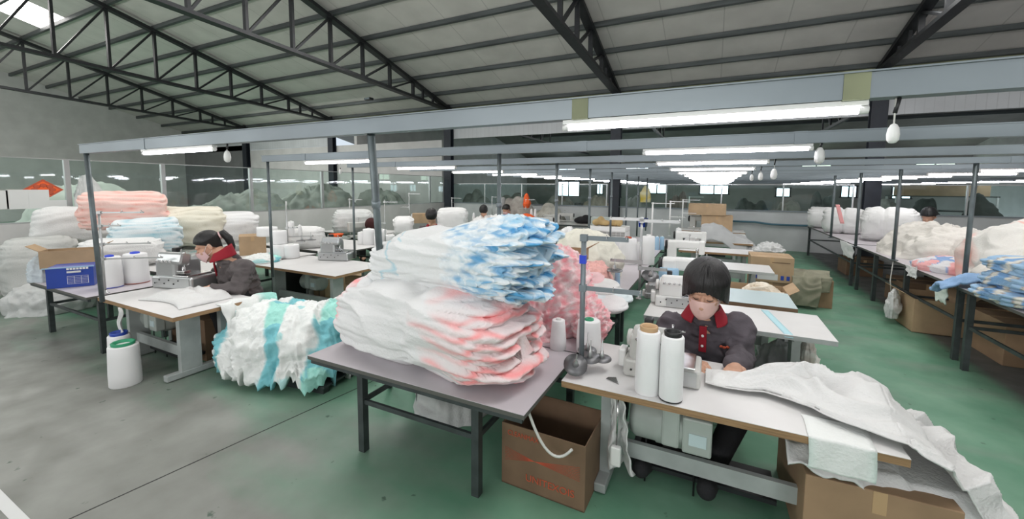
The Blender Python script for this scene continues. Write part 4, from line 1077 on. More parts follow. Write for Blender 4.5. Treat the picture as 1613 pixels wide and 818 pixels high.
for i, (x, w, h, l) in enumerate(((566, 13, 20, 'leftmost'), (575, 18, 26, 'second from left'), (593, 20, 26, 'third from left'), (609, 16, 18, 'rightmost'))):
    cone_px(x, 385+i, .76, w, h, 'white thread cone in the row hiding the worker in the knitted hat, '+l, taper=.97, group='cones in front of the knitted hat')
thread_stand(at(607, 388, z=.76), 1.05, 'thin thread stand leaning right of the worker in the knitted hat', arms=((.95, .28, 1), (.5, .2, -1)), rz=.5)
for i, (px, py, h, l) in enumerate(((552, 368, 1.0, 'behind the second row machine'), (645, 360, 1.15, 'with a white tag, left of the bowed dark head'), (712, 350, .95, 'between the two bowed heads'), (775, 350, 1.0, 'just left of the red jacket'),
                                    (828, 350, .9, 'beside the orange cloth'))):
    thread_stand(at(px, py, z=.76), h, 'thin thread stand '+l, arms=((.97, .35, 1), (.6, .25, -1)), rz=.45, r=.014)
table(-8.3, -5.2, 8.0, 9.0, .76, 'fourth row table hidden behind the blue bale, by the bowed dark head', 'lam', 'dkedge', 'frame', .03, name='work_table')
table(-8.3, -4.6, 10.2, 11.2, .76, 'fifth row table behind the big bales', 'lam', 'dkedge', 'frame', .03, name='work_table')
table(-8.3, -4.9, 12.1, 12.9, .76, 'sixth row table with the red jacketed worker', 'lam', 'dkedge', 'frame', .03, name='work_table')
table(-6.6, -3.2, 14.3, 15.3, .76, 'grey table by the back wall left of the middle column', 'cast', 'dkedge', 'frame', .03, name='work_table')
table(-4.4, -3.05, 11.6, 12.6, .76, 'grey table with black coat hung over its end', 'cast', 'dkedge', 'frame', .03, name='work_table')
byY('bundle', 622, 650, 372, 342, 8.2, .9, 'leaning stack of white cloth pieces at left of the brown box', seed=52, nl=16, colf=WH, zb=.76, amp=.03, **SM)
vbox(650, 684, 352, 337, None, .5, 'brown cardboard box with red edge behind the blue bale', 'kraftl', Y=10.3)
byY('bundle', 690, 736, 358, 328, 9.5, .9, 'white cloth stack between the two bowed heads', seed=53, nl=14, colf=WH, zb=.76, amp=.03, **SM)
byY('heap', 740, 820, 362, 340, 11.2, .9, 'low white cloth pile in front of the red jacketed worker', seed=54, colf=WH, zb=.76, **HM)
MB_w = mat('grey_sacks', (.46, .43, .39), .9, 0, .45, 3, bump=.4, bscale=12); MB_c = mat('cream_sacks', (.58, .57, .50), .9, 0, .4, 2, bump=.4, bscale=12)
q = at(818, 340, Y=15.4); sackpile('sack_pile', (q.x, 15.5, 0), 1.5, 1.2, 1.75, 56, MB_w, 'dull brown and grey sacks heaped by the back wall', 'sacks')
q = at(862, 340, Y=15.6); sackpile('sack_pile', (q.x, 15.7, 0), 1.3, 1.1, 1.65, 57, MB_c, 'cream and grey sacks heaped by the back wall right of the red bag', 'sacks')
q = at(790, 320, Y=15.0); sackpile('sack_pile', (q.x, 15.2, 0), .9, .8, 1.95, 55, M['greycl'], 'white sack perched high behind the red jacket', 'sacks')
byY('heap', 815, 842, 348, 338, 13.6, .6, 'bright orange cloth lying on the table near the back wall', seed=58, material=M['orange'], zb=.76, fold=.03, **HM)
byY('heap', 825, 833, 328, 308, 14.6, .3, 'orange red bag hanging beside the sacks', seed=59, material=M['orange'], zb=1.3, fold=.02, **HM)
q = at(920, 352, z=.76); sackpile('black_coat', (q.x+.1, q.y-.1, .77), .8, .5, .34, 60, M['blackc'], 'black coat thrown over a table end before the warning sign', 'coat', vox=.03)
for i, (px, py, l) in enumerate(((745, 350, 'standing left of the purple head'), (836, 344, 'left of a pair near the orange cloth'), (842, 344, 'right of a pair near the orange cloth'), (724, 346, 'left of two small ones on the far table'), (733, 346, 'right of two small ones on the far table'),
                                 (648, 352, 'left of two by the brown box'), (656, 352, 'right of two by the brown box'))):
    cone_px(px, py, .95, 5, 15, 'distant white thread cone '+l, taper=.6)
for i, (px, py, l) in enumerate(((870, 352, 'in front of the pale sacks'), (892, 349, 'left of the black coat'), (858, 358, 'nearest to the blue bale'))):
    lockstitch(at(px, py, z=.76), .4, 1.2, 'distant grey sewing machine '+l, 'cast')
byY('heap', 875, 915, 392, 362, 8.0, .8, 'white cloth pile peeping over the cream quilt', seed=61, colf=WH, zb=.76, **HM)
# ---- the middle run of tables to the right of the big bales
byY('heap', 868, 972, 428, 366, 5.9, 1.5, 'cream quilted cloth pile behind the big bales', seed=62, colf=plain((.80, .78, .68), .05), zb=.76, fold=.05, freq=1.8, nr=70, na=160, p=3)
byY('heap', 905, 972, 440, 410, 4.9, .8, 'salmon pink folded cloth right of the thread stand pole', seed=63, colf=plain((.85, .48, .44), .2), zb=.78, fold=.02, **HM)
for i, (x0, x1, yb, yt, Y, c, l) in enumerate(((918, 950, 452, 438, 4.35, (.86, .58, .60), 'flat pink cushion on the white ones'), (915, 972, 466, 448, 4.2, (.76, .76, .75), 'upper white cushion by the thread stand'), (912, 990, 480, 462, 4.1, (.72, .80, .82), 'lower white and pale blue cushion by the thread stand'),
                                              (925, 985, 492, 474, 3.9, (.78, .78, .78), 'grey white cushion at the table edge under the others'))):
    byY('bundle', x0, x1, yb, yt, Y, .6, l, seed=64+i, nl=2, colf=plain(c, .1), amp=.012, big=.02, nu=60, nv=50, m=2.4, end=3, cat='cushion')
byY('heap', 905, 952, 510, 478, 3.45, .4, 'pink and white tasselled cloth ends beside the stand pole', seed=69, colf=dye_ruffle, zb=.76, rough=.05, fold=.02, **HM)
B(0, 1, 0, 1, 0, .01)
t = carton(-1.75, -1.25, 4.05, 4.5, 1.30, 1.42, 'brown cardboard box edge on top of the frilled pink heap', 'kraftl', open_=True)
cone_px(986, 417, .76, 28, 43, 'big white thread cone behind the second thread stand', taper=.93, ring='redp')
cone_px(968, 405, .76, 18, 30, 'white thread cone left of the big one in the middle run', taper=.9)
cone_px(1019, 418, .76, 20, 48, 'tall white thread cone right of the second stand pole', taper=.95)
cone_px(1003, 412, .76, 14, 30, 'white cone behind the second stand pole', taper=.9)
cone_px(971, 458, .76, 9, 34, 'slim grey blue thread cone near the table edge', taper=.8, mt='threadb')
cone_px(1034, 394, .76, 7, 22, 'left of two slim pale blue cones', taper=.85, mt='threadb')
cone_px(1042, 394, .76, 7, 22, 'right of two slim pale blue cones', taper=.85, mt='threadb')
# wire basket
P = at(955, 388, z=.76); t = empty('wire_basket', (P.x, P.y+.3, P.z), 0, 'white wire basket with orange lattice rim on the middle run of tables', 'basket')
w_, d_, h_ = .42, .28, .34; o = MB()
for k in range(7): o.box(-w_, w_, -d_-.004, -d_+.004, .03+k*.05, .038+k*.05)
for k in range(9): o.box(-w_+k*w_/4-.004, -w_+k*w_/4+.004, -d_-.006, -d_+.006, 0, h_)
o.box(-w_, w_, -d_, d_, 0, .01); o.box(-w_, w_, d_-.01, d_, 0, h_).box(-w_, -w_+.01, -d_, d_, 0, h_).box(w_-.01, w_, -d_, d_, 0, h_)
o.build('wire_body', M['whitep'], t)
o = MB()
for k in range(14): o.bar((-w_+k*.06, -d_-.008, 0), (-w_+.06+k*.06, -d_-.008, .07), .012, .008).bar((-w_+k*.06, -d_-.008, .07), (-w_+.06+k*.06, -d_-.008, 0), .012, .008)
for k in range(6): o.bar((-w_-.008, -d_+.0+.08*k, 0), (-w_-.008, -d_+.08+.08*k, h_), .03, .02)
o.build('orange_lattice', M['orange'], t)
carton(P.x-.45, P.x+.42, P.y+.02, P.y+.58, P.z+.345, P.z+.45, 'flat white box lying on the wire basket', 'whitep', tape=False)
P2 = Vector((P.x-.2, P.y+.28, P.z+.452))
sackpile('sack', P2, .40, .34, .22, 71, M['tan'], 'left tan sack of a pair on top of the white box', 'sack', n=3, vox=.02)
sackpile('sack', P2+Vector((.34, .03, 0)), .34, .30, .22, 72, M['tan'], 'right tan sack of a pair on top of the white box', 'sack', n=3, vox=.02)
# grey control cabinet with warning triangle
P = at(935, 362, z=.76); t = empty('control_cabinet', (-2.7, 11.0, .76), 0, 'grey cabinet with a yellow warning triangle beyond the wire basket', 'cabinet')
MB().bbox(-.32, .32, 0, .3, 0, .55, .01).build('cabinet_body', M['castg'], t)
MB().prism([(-.12, 0), (.12, 0), (0, .22)], 0, .003, 0, lambda a, b, c: (a-.1, -.004-c, b+.24)).build('warning_border', M['black'], t)
MB().prism([(-.085, 0), (.085, 0), (0, .155)], 0, .002, 0, lambda a, b, c: (a-.1, -.0075-c, b+.26)).build('warning_triangle', M['yellow'], t)
B(-.106, -.094, -.011, -.0095, .29, .36).build('warning_bolt', M['black'], t)
P = at(1012, 360, z=.76); t = MB().lathe([(.16, 0), (.19, .30), (.20, .31), (.17, .29), (.14, .02)], (0, 0, 0), 4).build('plastic_tub', M['blueb'], loc=(-1.35, 10.4, .76), rz=.7)
t.location = at(1012, 358, z=.76)+Vector((0, .1, 0)); tag(t, 'bright blue plastic tub behind the second thread stand', 'tub')
thread_stand(at(1003, 472, z=.76)+Vector((0.02, .05, 0)), 1.0, 'second thread stand, behind the seated worker at left', arms=((.97, .36, -1), (.955, .42, 1), (.45, .34, -1), (.38, .3, 1)), rz=.05, r=.014,
             discs=((-.30, -.03, .33, .10, .1), (.12, -.02, .30, .10, .8)), aw=.018)
for i, (px, py, hh, l) in enumerate(((1032, 382, 1.0, 'leftmost of three'), (1060, 372, 1.0, 'middle of three'), (1080, 362, 1.0, 'rightmost of three'), (1090, 352, 1.05, 'farthest, by the grey machines'))):
    thread_stand(at(px-6, py, z=.76), hh, 'white enamelled thread stand in the back right run, '+l, arms=((.98, .5, 1), (.55, .4, 1)), rz=.02, mt='castw', r=.02)
# ---- sewing stations on the right, one behind the other
for (x0, x1, y0, y1, top, edge, l) in ((-.62, 1.04, 4.43, 5.28, 'lam', 'legw', 'white sewing table just behind the seated worker, its right end free'),
                                       (-.62, .90, 5.47, 6.22, 'lamb', 'kraftd', 'pale blue topped sewing table, third from the front'),
                                       (-.62, .92, 7.66, 8.42, 'lam', 'legw', 'white sewing table in front of the big cardboard box'),
                                       (-.66, .90, 9.62, 10.4, 'lam', 'wood', 'white sewing table with plywood edge, before the covered machine'),
                                       (-.66, .90, 11.5, 12.3, 'lam', 'wood', 'sewing table carrying the cloth covered machine'),
                                       (-.66, .86, 13.2, 14.0, 'castw', 'wood', 'farthest sewing table of the right run, before the back wall')):
    table(x0, x1, y0, y1, .76, l, top, edge, 'T', .045)
MB_ = MB(); t = drape('cloth_tape', lambda u, v: (.52+.07*v+.12*(1-u), 4.43+.8*u-.004, .763) if u > .02 else (.64+.07*v, 4.425, .735), 30, 4, .004, colf=lambda u, v, q: (.45, .68, .74))
tag(t, 'pale blue ribbon laid over the free end of the white table', 'ribbon')
byY('heap', 1185, 1262, 584, 528, 4.9, .6, 'grey cloth bundle hanging under the white table behind the worker', seed=73, material=M['greycl'], zb=.05, fold=.03, **HM)
byY('heap', 1255, 1285, 578, 542, 4.9, .4, 'white and brown rag bundle under the white table end', seed=74, colf=edgecol((.72, .7, .66), (.25, .14, .08), .9), zb=.1, fold=.03, **HM)
cone_px(1051, 457, .76, 31, 36, 'pale blue thread cone left of the seated worker', taper=.97, mt='threadb')
overlock((-.34, 5.0, .76), .1, 1.15, 'white overlock machine hidden left of the seated worker head', 'castw')
lockstitch((-.25, 5.85, .76), PI, 1.5, 'white sewing machine on the pale blue table', 'castw')
lockstitch(at(1078, 412, z=.76)+Vector((0, .1, 0)), PI, 1.35, 'white lockstitch machine nearer of two left of the plywood edged table', 'castw')
lockstitch(at(1086, 392, z=.76)+Vector((0, .1, 0)), PI, 1.35, 'white lockstitch machine farther of two, above the nearer one', 'castw')
overlock(at(1035, 470, z=.76)+Vector((0, 0, 0)), 0, .7, 'small grey machine head near the second thread stand foot', 'alu')
cone_px(1068, 377, .76, 11, 18, 'white cone left of the farther lockstitch machine', taper=.7)
cone_px(1090, 342, .95, 8, 14, 'left of two white cones over the grey machines', taper=.7)
cone_px(1099, 342, .95, 6, 12, 'right of two white cones over the grey machines', taper=.6)
for px, py, l in ((1105, 361, 'left of three by the back boxes'), (1122, 357, 'middle of three by the back boxes'), (1136, 352, 'right of three by the back boxes')):
    lockstitch(at(px, py, z=.76), PI*.95, 1.6, 'grey sewing machine '+l, 'cast')
def cov(u, v):
    pts = [(-.30, .80), (-.27, 1.12), (.0, 1.19), (.22, 1.12), (.5, .92), (.78, .84), (.96, .70)]
    k = u*(len(pts)-1); i = min(int(k), len(pts)-2); f = k-i; f = f*f*(3-2*f)
    x = pts[i][0]*(1-f)+pts[i+1][0]*f; z = pts[i][1]*(1-f)+pts[i+1][1]*f
    dn = max(0, .3-v)/.3
    return (x+.03*n3(v*3, u*4, 1), 11.42+.85*v, z-.36*dn**1.3*(1 if u < .9 else .6)+.05*n3(u*7, v*4, 3))
tag(drape('machine_cover', cov, 60, 40, .01, material=M['greycl']), 'sewing machine draped in a pale grey cotton sheet near the back wall', 'cover')
byY('heap', 1190, 1228, 402, 387, 9.9, .6, 'crumpled grey white cloth at the end of the plywood edged table', seed=75, colf=GW, zb=.77, fold=.05, freq=4, **HM)
bx = carton(.66, 1.34, 8.75, 9.4, .40, .86, 'large cardboard box with blue handling marks, upper of two stacked', 'kraftl')
B(-.22, .10, -.328, -.325, .04, .15).build('shipping_label', M['paper'], bx)
for k in (-.30, -.25, .17, .26): B(k-.025, k+.025, -.328, -.3255, .05, .13).build('handling_mark', M['blue'], bx)
B(.0, .28, -.328, -.3255, .36, .375).build('printed_line', M['kraftd'], bx)
bx = carton(.66, 1.34, 8.78, 9.4, 0, .395, 'large cardboard box under the one with blue handling marks', 'kraft')
B(.2, .27, -.3125, -.3105, .2, .32).build('handling_mark', M['black'], bx)
carton(.05, 1.0, 6.75, 7.35, 0, .62, 'low cardboard box behind the pale blue table', 'kraftl', open_=True)
byY('heap', 1172, 1228, 466, 451, 6.9, .5, 'beige and white cloth stuffed into the low cardboard box', seed=76, colf=edgecol((.78, .72, .62), (.5, .38, .25), .7), zb=.5, fold=.03, **HM)
carton(1.42, 1.95, 8.85, 9.5, 0, .50, 'cardboard box half covered by the olive sacking', 'kraft')
def sack(u, v):
    x = 1.36+.58*u+.05*n3(v*4, u*3, 2); 
    k = v*1.9
    if k < 1: y, z = 8.78-.10*(1-k)-.07*math.sin(k*3), .50*k+.03
    else: y, z = 8.78+.75*(k-1), .535+.05*math.sin((k-1)*3)
    if u > .72: z = max(z, .27+.1*(u-.72)); y = max(y, 8.80)
    w = n3(x*3, v*3, 1)
    d = .06*(.5-abs(n3(x*4+w, v*5+w, 3)))
    return (x-.08*(1-v), y-d*1.4-.03, z+d)
tag(drape('sacking', sack, 60, 60, .012, material=M['olive']), 'olive grey sacking thrown over a cardboard box on the floor', 'sack')
carton(-.35, .55, 14.6, 15.3, .76, 1.25, 'brown cardboard box at the back wall, lower of two', 'kraftl')
carton(-.75, .35, 14.55, 15.3, 1.26, 1.62, 'wide brown cardboard box topping the stack at the back wall', 'kraftl')
table(-1.0, .9, 14.3, 15.4, .76, 'wooden edged table under the back wall boxes', 'lam', 'wood', 'frame', .04, name='work_table')
t = MB().tube([(.6, 16.55, .96), (1.3, 16.55, .96), (1.8, 16.55, .90), (2.6, 16.56, .9), (4.2, 16.56, .9)], .035).build('wall_pipe', M['teal']); tag(t, 'dark teal pipe running along the back wall at the right', 'pipe')
byY('heap', 1009, 1024, 319, 294, 15.9, .3, 'yellow and white plastic bag hanging by the middle column', seed=77, colf=edgecol((.75, .72, .5), (.6, .45, .05), .9), fold=.03, **HM)
# ---- long benches at the right
RT = dict(top='lamv', edge='dkedge', style='frame', th=.035, name='work_table')
table(2.66, 4.5, 4.3, 6.68, .955, 'nearest right bench, carrying striped blue towels', inset=.06, **RT)
table(2.72, 4.5, 6.72, 11.0, .94, 'long right bench, the middle one, heaped with white laundry', inset=.05, **RT)
table(2.72, 4.5, 11.1, 16.0, .94, 'farthest right bench, near the dark blue column', inset=.05, **RT)
for y, w_ in ((8.5, 'nearer'), (9.9, 'farther')):
    t = MB().box(2.76, 2.82, y-.03, y+.03, 0, .905).box(2.78, 4.4, y-.015, y+.015, .42, .45).box(4.34, 4.4, y-.03, y+.03, 0, .905).build('bench_trestle', M['leg']); tag(t, 'steel trestle under the middle right bench, %s of two' % w_, 'trestle')
heap('cloth_pile', .95, 1.2, .86, seed=80, loc=(3.95, 7.35, .94), colf=lambda x, y, z, f, s: mixc((.78, .76, .72), (.88, .42, .36), (.10-abs(n3(x*1.2+.6*z, y*.9+x*.5, 3)))*9), nr=90, na=200, p=3, fold=.09, freq=1.8, label='big heap of white blankets with coral stripes on the right bench')
heap('cloth_pile', .62, .55, .42, seed=81, loc=(3.55, 6.75, .955), colf=plain((.78, .74, .68), .1), fold=.05, freq=3, label='loose cream blanket spilling toward the right post', **HM)
heap('cloth_pile', .72, 1.15, .55, seed=82, loc=(3.5, 9.7, .94), colf=plain((.74, .71, .66), .16), fold=.07, freq=3.2, rough=.01, label='crumpled cream laundry heap on the middle right bench', nr=60, na=140)
heap('cloth_pile', .34, .5, .20, seed=83, loc=(3.08, 8.15, .94), colf=lambda x, y, z, f, s: (.85, .45, .45) if n3(x*7, y*7, s) > .12 else ((.28, .42, .68) if n3(x*7, y*7, s+4) > .1 else (.74, .74, .76)), fold=.03, freq=5, label='small heap of pink and blue cloths at the right bench edge', **HM)
byY('bundle', 1366, 1432, 374, 328, 11.9, .9, 'tall white cloth stack right of the dark blue column', seed=84, nl=14, colf=WH, zb=.94, amp=.03, pinch=((.4, .08, .05),), **SM)
byY('bundle', 1302, 1352, 361, 328, 13.6, .9, 'white tied cloth bale left of the dark blue column', seed=85, nl=12, colf=WH, zb=.94, amp=.02, pinch=((.5, .1, .05),), **SM)
byY('bundle', 1276, 1306, 357, 327, 15.2, .9, 'white cloth bale farthest back on the right benches', seed=86, nl=12, colf=WH, zb=.94, amp=.03, **SM)
def stripes(t, x, y, zn, g, s):
    k = math.sin(y*15+zn*1.2+n3(x*2, y*2, 1)*.7)
    return (.22, .40, .66) if k > .55 else ((.74, .72, .66) if k > -.25 else ((.42, .36, .32) if k > -.42 else (.36, .54, .74)))
for i, (h0, w_, y, c) in enumerate(((.0, .74, 5.98, None), (.15, .70, 5.95, None), (.30, .66, 6.0, None))):
    bundle('towel_stack', 1.5, .9, .17, seed=90+i, nl=4, colf=stripes, amp=.02, big=.05, crease=.03, loc=(3.33+.04*i, y, .955+h0), rz=.2, frill=.005, cat='towels',
           label='striped blue and cream towels on the nearest right bench, '+('bottom layer', 'middle layer', 'top layer')[i], **SM)
def bl(u, v):
    x = 3.10-.62*u+.03*n3(u*4, v*4, 1); y = 6.50+.62*v*(1-.55*u)+.10*u; z = 1.03+.05*math.sin(v*5) if u < .6 else 1.03+.05*math.sin(v*5)-.34*(u-.6)
    return (x, y+.05*n3(u*5, v*3, 3), z+.05*(.5-abs(n3(u*4, v*5, 7)))*1.5)
tag(drape('blue_cloth', bl, 50, 40, .03, colf=lambda u, v, q: (.30, .46, .70)), 'light blue towel sticking out over the right bench edge', 'towel')
def hangc(px, py0, py1, Y, w, label, c, X=2.70):
    p = at(px, py0, X=X); q = at(px, py1, X=X)
    tag(drape('hanging_cloth', lambda u, v: (X-.035-.03*n3(v*6, u*3, Y), p.y-w/2+w*v*(1-.3*u), (p.z+.02)*(1-u)+q.z*u+.04*n3(v*7, 1, Y)*u), 26, 20, .012, colf=lambda u, v, q_: c), label, 'cloth')
hangc(1488, 452, 476, 7, .30, 'pale green white cloth hanging below the blue towel', (.66, .74, .68))
hangc(1337, 384, 404, 11, 1.0, 'white cloth hanging off the bench edge by the farthest bench', (.78, .78, .77))
hangc(1440, 422, 436, 8, .35, 'white towel end hanging over the middle right bench edge', (.76, .76, .76))
t = MB().tube([(2.70, 8.8, .92), (2.69, 8.82, .6), (2.71, 8.8, .40)], .008).build('string', M['cable']); tag(t, 'white string dangling from the bench edge below the right post', 'string')
t = drape('pink_ribbon', lambda u, v: (2.60+.08*v+.12*u, 12.2, 1.75-.45*u), 12, 5, .01, colf=lambda u, v, q: (.85, .4, .4)); tag(t, 'pink ribbon tied on the post by the dark blue column', 'ribbon')
carton(2.72, 3.3, 7.95, 8.75, 0, .50, 'open cardboard box with plastic liner under the middle right bench', 'kraftl', open_=True)
byY('heap', 1396, 1412, 498, 458, 8.3, .4, 'clear plastic and white scraps at the side of the open box', seed=87, colf=GW, fold=.03, zb=.1, **HM)
carton(3.35, 4.1, 8.0, 8.8, 0, .46, 'cardboard box beside the open one under the middle right bench', 'kraft')
carton(3.1, 3.8, 9.6, 10.4, 0, .45, 'dark cardboard box deep under the middle right bench', 'kraftd')
carton(3.2, 3.9, 6.9, 7.6, .0, .52, 'cardboard box under the joint of the two right benches', 'kraft')
carton(3.3, 4.2, 5.4, 6.1, .0, .40, 'wide cardboard box at the right picture edge under the nearest bench', 'kraft')
carton(3.0, 3.7, 12.6, 13.4, 0, .4, 'cardboard box under the farthest right bench', 'kraftd')
# ---- covered goods in the hall behind
for i, (px0, px1, pyt, Y, mt_, c, l) in enumerate(((715, 762, 292, 19.5, None, (.42, .44, .40), 'grey mound seen through the glass left of the middle'), (770, 840, 300, 21, None, (.33, .32, .29), 'low dark mound seen through the glass behind the red jacket'),
        (845, 905, 300, 19.5, None, (.36, .34, .30), 'brown grey heap seen through the glass'), (915, 960, 305, 20, None, (.42, .36, .28), 'sandy heap seen through the glass by the middle column'),
        (985, 1020, 300, 20, None, (.34, .34, .31), 'dim heap right of the middle column beyond the glass'), (1050, 1085, 300, 22, None, (.30, .24, .2), 'brown heap beyond the glass above the white stands'),
        (1105, 1150, 303, 19, None, (.46, .43, .36), 'tan wrapped heap beyond the glass behind the boxes'), (1155, 1215, 300, 19.5, 'd', None, 'dark green covered heap beyond the glass'),
        (1215, 1270, 296, 21, None, (.40, .38, .33), 'grey tan heap beyond the glass'), (1280, 1320, 298, 23, 'd', None, 'dark heap beyond the glass left of the dark blue column'),
        (1378, 1440, 298, 20, None, (.42, .42, .38), 'pale wrapped heap beyond the glass right of the dark blue column'), (1450, 1495, 306, 19.5, 'd', None, 'dark green stack beyond the glass over the far worker'),
        (1530, 1600, 306, 19.5, 'd', None, 'long dark covered stack beyond the glass at right'), (655, 705, 290, 20, 'd', None, 'dark mound beyond the glass behind the bowed heads'), (890, 930, 318, 24, 'd', None, 'dark heap deep in the hall behind'))):
    a = at(px0, 300, Y=Y); b2 = at(px1, 300, Y=Y); H = at((px0+px1)/2, pyt, Y=Y).z
    sackpile('covered_goods', ((a.x+b2.x)/2, Y+.6, 0), min(3.4, b2.x-a.x)*.96, 1.3, H, 100+i, M['darkstuff'] if mt_ else mat('heap_cloth_%d' % i, c, .9, 0, .45, 2.5, bump=.3, bscale=10), l, group='covered goods in the hall behind', n=5+i % 4)
carton(6.6, 9.0, 21.1, 22.1, 1.9, 2.3, 'tan boxes on the tall rack beyond the glass above the far worker', 'kraftl')
t = empty('storage_rack', (7.8, 21.6, 0), 0, 'white storage rack beyond the glass under the tan boxes', 'rack')
for x in (-1.4, 1.4):
    for y in (-.5, .5): B(x-.03, x+.03, y-.03, y+.03, 0, 1.9).build('upright', M['castw'], t)
for z in (.7, 1.3, 1.86): B(-1.45, 1.45, -.53, .53, z, z+.04).build('shelf', M['darkstuff'], t)
# ================================================================== PEOPLE
M['hatred'] = mat('dark_red_knit', (.05, .012, .012), .95, bump=.8, bscale=40)
def hand(w, d, up, s, side, curl=1.):
    "palm, four unequal fingers and a thumb; d forward, up = back of hand, side = thumb side vector sign"
    d = d.normalized(); up = (up-d*up.dot(d)).normalized(); lat = d.cross(up)*side
    sh = [cap(w, w+d*.035*s, .027*s, .030*s), cap(w+d*.02*s-lat*.018*s, w+d*.085*s-lat*.027*s, .017*s, .015*s), cap(w+d*.02*s, w+d*.09*s, .018*s, .016*s), cap(w+d*.02*s+lat*.015*s, w+d*.085*s+lat*.027*s, .018*s, .015*s),
          cap(w+d*.06*s-lat*.025*s, w+d*.06*s+lat*.025*s, .016*s, .016*s)]
    for k, (o, L) in enumerate(((1.5, .068), (.5, .078), (-.5, .072), (-1.5, .056))):
        p = w+d*(.088-.004*abs(o))*s+lat*o*.0195*s; a = .35*curl
        for seg, (f, r) in enumerate(((.45, .0092), (.32, .0085), (.23, .0075))):
            q = p+(d*math.cos(a)-up*math.sin(a)+lat*o*.05)*L*f*s
            sh.append(cap(p, q, r*s, (r-.0006)*s, 10)); p = q; a += .45*curl
    p = w+d*.02*s+lat*.03*s; q = p+(d*.55+lat*.6-up*.2).normalized()*.045*s; e = q+(d*.9+lat*.15-up*.3).normalized()*.032*s
    sh += [cap(w+d*.015*s+lat*.012*s, p, .017*s, .015*s), cap(p, q, .013*s, .0105*s, 10), cap(q, e, .0105*s, .009*s, 10)]
    return sh
def human(label, H, ang=0, pitch=0, roll=0, s=1.5, J=None, jacket='jacket', hair='bowl', mask=None, vox=.009, collar='collar', hands=True, fine=False, trousers='blackc', hat=None, legs=True, colk=.10, colh=0.):
    Rz = Matrix.Rotation(ang, 3, 'Z')
    Hm = (Matrix.Rotation(ang, 3, 'Z') @ Matrix.Rotation(pitch, 3, 'X') @ Matrix.Rotation(roll, 3, 'Y'))
    H = Vector(H)
    dj = dict(neck=(0, .055, -.17), chest=(0, .10, -.33), pelvis=(0, .15, -.66), shR=(-.165, .07, -.235), shL=(.165, .07, -.235), elR=(-.21, .02, -.48), elL=(.21, .02, -.48),
              wrR=(-.12, -.2, -.50), wrL=(.12, -.2, -.50), knR=(-.11, -.26, -.7), knL=(.11, -.26, -.7), anR=(-.11, -.25, -1.1), anL=(.11, -.25, -1.1))
    q = {k: H+Rz@(Vector(v)*s) for k, v in dj.items()}
    q['pelvis'].z = max(q['pelvis'].z, .58)
    for k in ('knR', 'knL'): q[k].z = .56
    for k in ('anR', 'anL'): q[k].z = .11
    if J: q.update({k: Vector(v) for k, v in J.items()})
    base = Vector((q['pelvis'].x, q['pelvis'].y, 0)); t = empty('person', base, 0, label, 'person')
    for k in q: q[k] = q[k]-base
    H0 = H-base
    hp = lambda x, y, z: H0+Hm@(Vector((x, y, z))*s)
    E3 = lambda c, r: ell(hp(*c), tuple(k*s for k in r), Hm)
    fw = Rz@Vector((0, -1, 0))
    sh = [E3((0, .016, .045), (.075, .094, .086)), E3((0, -.028, -.028), (.060, .072, .082)), E3((0, -.066, -.092), (.030, .026, .024)), E3((-.033, -.058, -.022), (.032, .034, .036)), E3((.033, -.058, -.022), (.032, .034, .036)),
          cap(hp(0, -.094, .008), hp(0, -.114, -.032), .009*s, .015*s), E3((0, -.072, .034), (.058, .026, .018)), E3((-.077, .012, -.006), (.010, .018, .030)), E3((.077, .012, -.006), (.010, .018, .030)),
          E3((-.031, -.080, .006), (.016, .013, .012)), E3((.031, -.080, .006), (.016, .013, .012)), E3((0, -.088, -.058), (.024, .016, .010)),
          cap(hp(0, .02, -.06), q['neck'], .054*s, .058*s), cap(q['neck'], q['chest'], .07*s, .11*s), cap(q['chest'], q['pelvis'], .115*s, .12*s),
          cap(q['chest'], q['shR']+(q['chest']-q['shR'])*.1, .09*s, .05*s), cap(q['chest'], q['shL']+(q['chest']-q['shL'])*.1, .09*s, .05*s)]
    for S in 'RL':
        sh += [cap(q['sh'+S], q['el'+S], .048*s, .036*s), cap(q['el'+S], q['wr'+S], .037*s, .024*s)]
        if legs: sh += [cap(q['pelvis']+Rz@Vector(((-1 if S == 'R' else 1)*.07*s, 0, 0)), q['kn'+S], .078*s, .052*s), cap(q['kn'+S], q['an'+S], .052*s, .033*s), cap(q['an'+S], q['an'+S]+fw*.12*s+Vector((0, 0, -.03)), .033*s, .028*s)]
        if hands:
            d = (q.get('fi'+S, q['wr'+S]+(q['wr'+S]-q['el'+S])*.4+Vector((0, 0, -.02)))-q['wr'+S])
            sh += hand(q['wr'+S], d, Vector((0, 0, 1)), s, 1 if S == 'R' else -1)
    fuse('body', sh, vox if not fine else .0065, M['skin'], t, 2)
    # jacket over torso and arms
    jk = [cap(q['chest']+(q['neck']-q['chest'])*.80, q['chest'], .078*s, .135*s), cap(q['chest'], q['pelvis'], .142*s, .15*s), cap(q['chest']+Vector((0, 0, .04*s)), q['shR'], .11*s, .068*s), cap(q['chest']+Vector((0, 0, .04*s)), q['shL'], .11*s, .068*s)]
    for S in 'RL':
        e = q['wr'+S]+(q['el'+S]-q['wr'+S])*.10
        jk += [cap(q['sh'+S], q['el'+S], .068*s, .056*s), cap(q['el'+S], e, .056*s, .040*s)]
    def wr(c):
        a = nz(c.x*3.5, c.y*3.5, c.z*3.5)
        b = nz(c.x*2.2+5, c.y*2.2, c.z*2.2)
        return s*(.034*(.42-abs(nz(c.x*5+a+b, c.y*5, c.z*11+a*2)))+.020*(.4-abs(nz(c.x*10+b*2, c.y*10+a, c.z*19))))
    fuse('jacket', jk, .012*s/1.3, M[jacket], t, 5, wr)
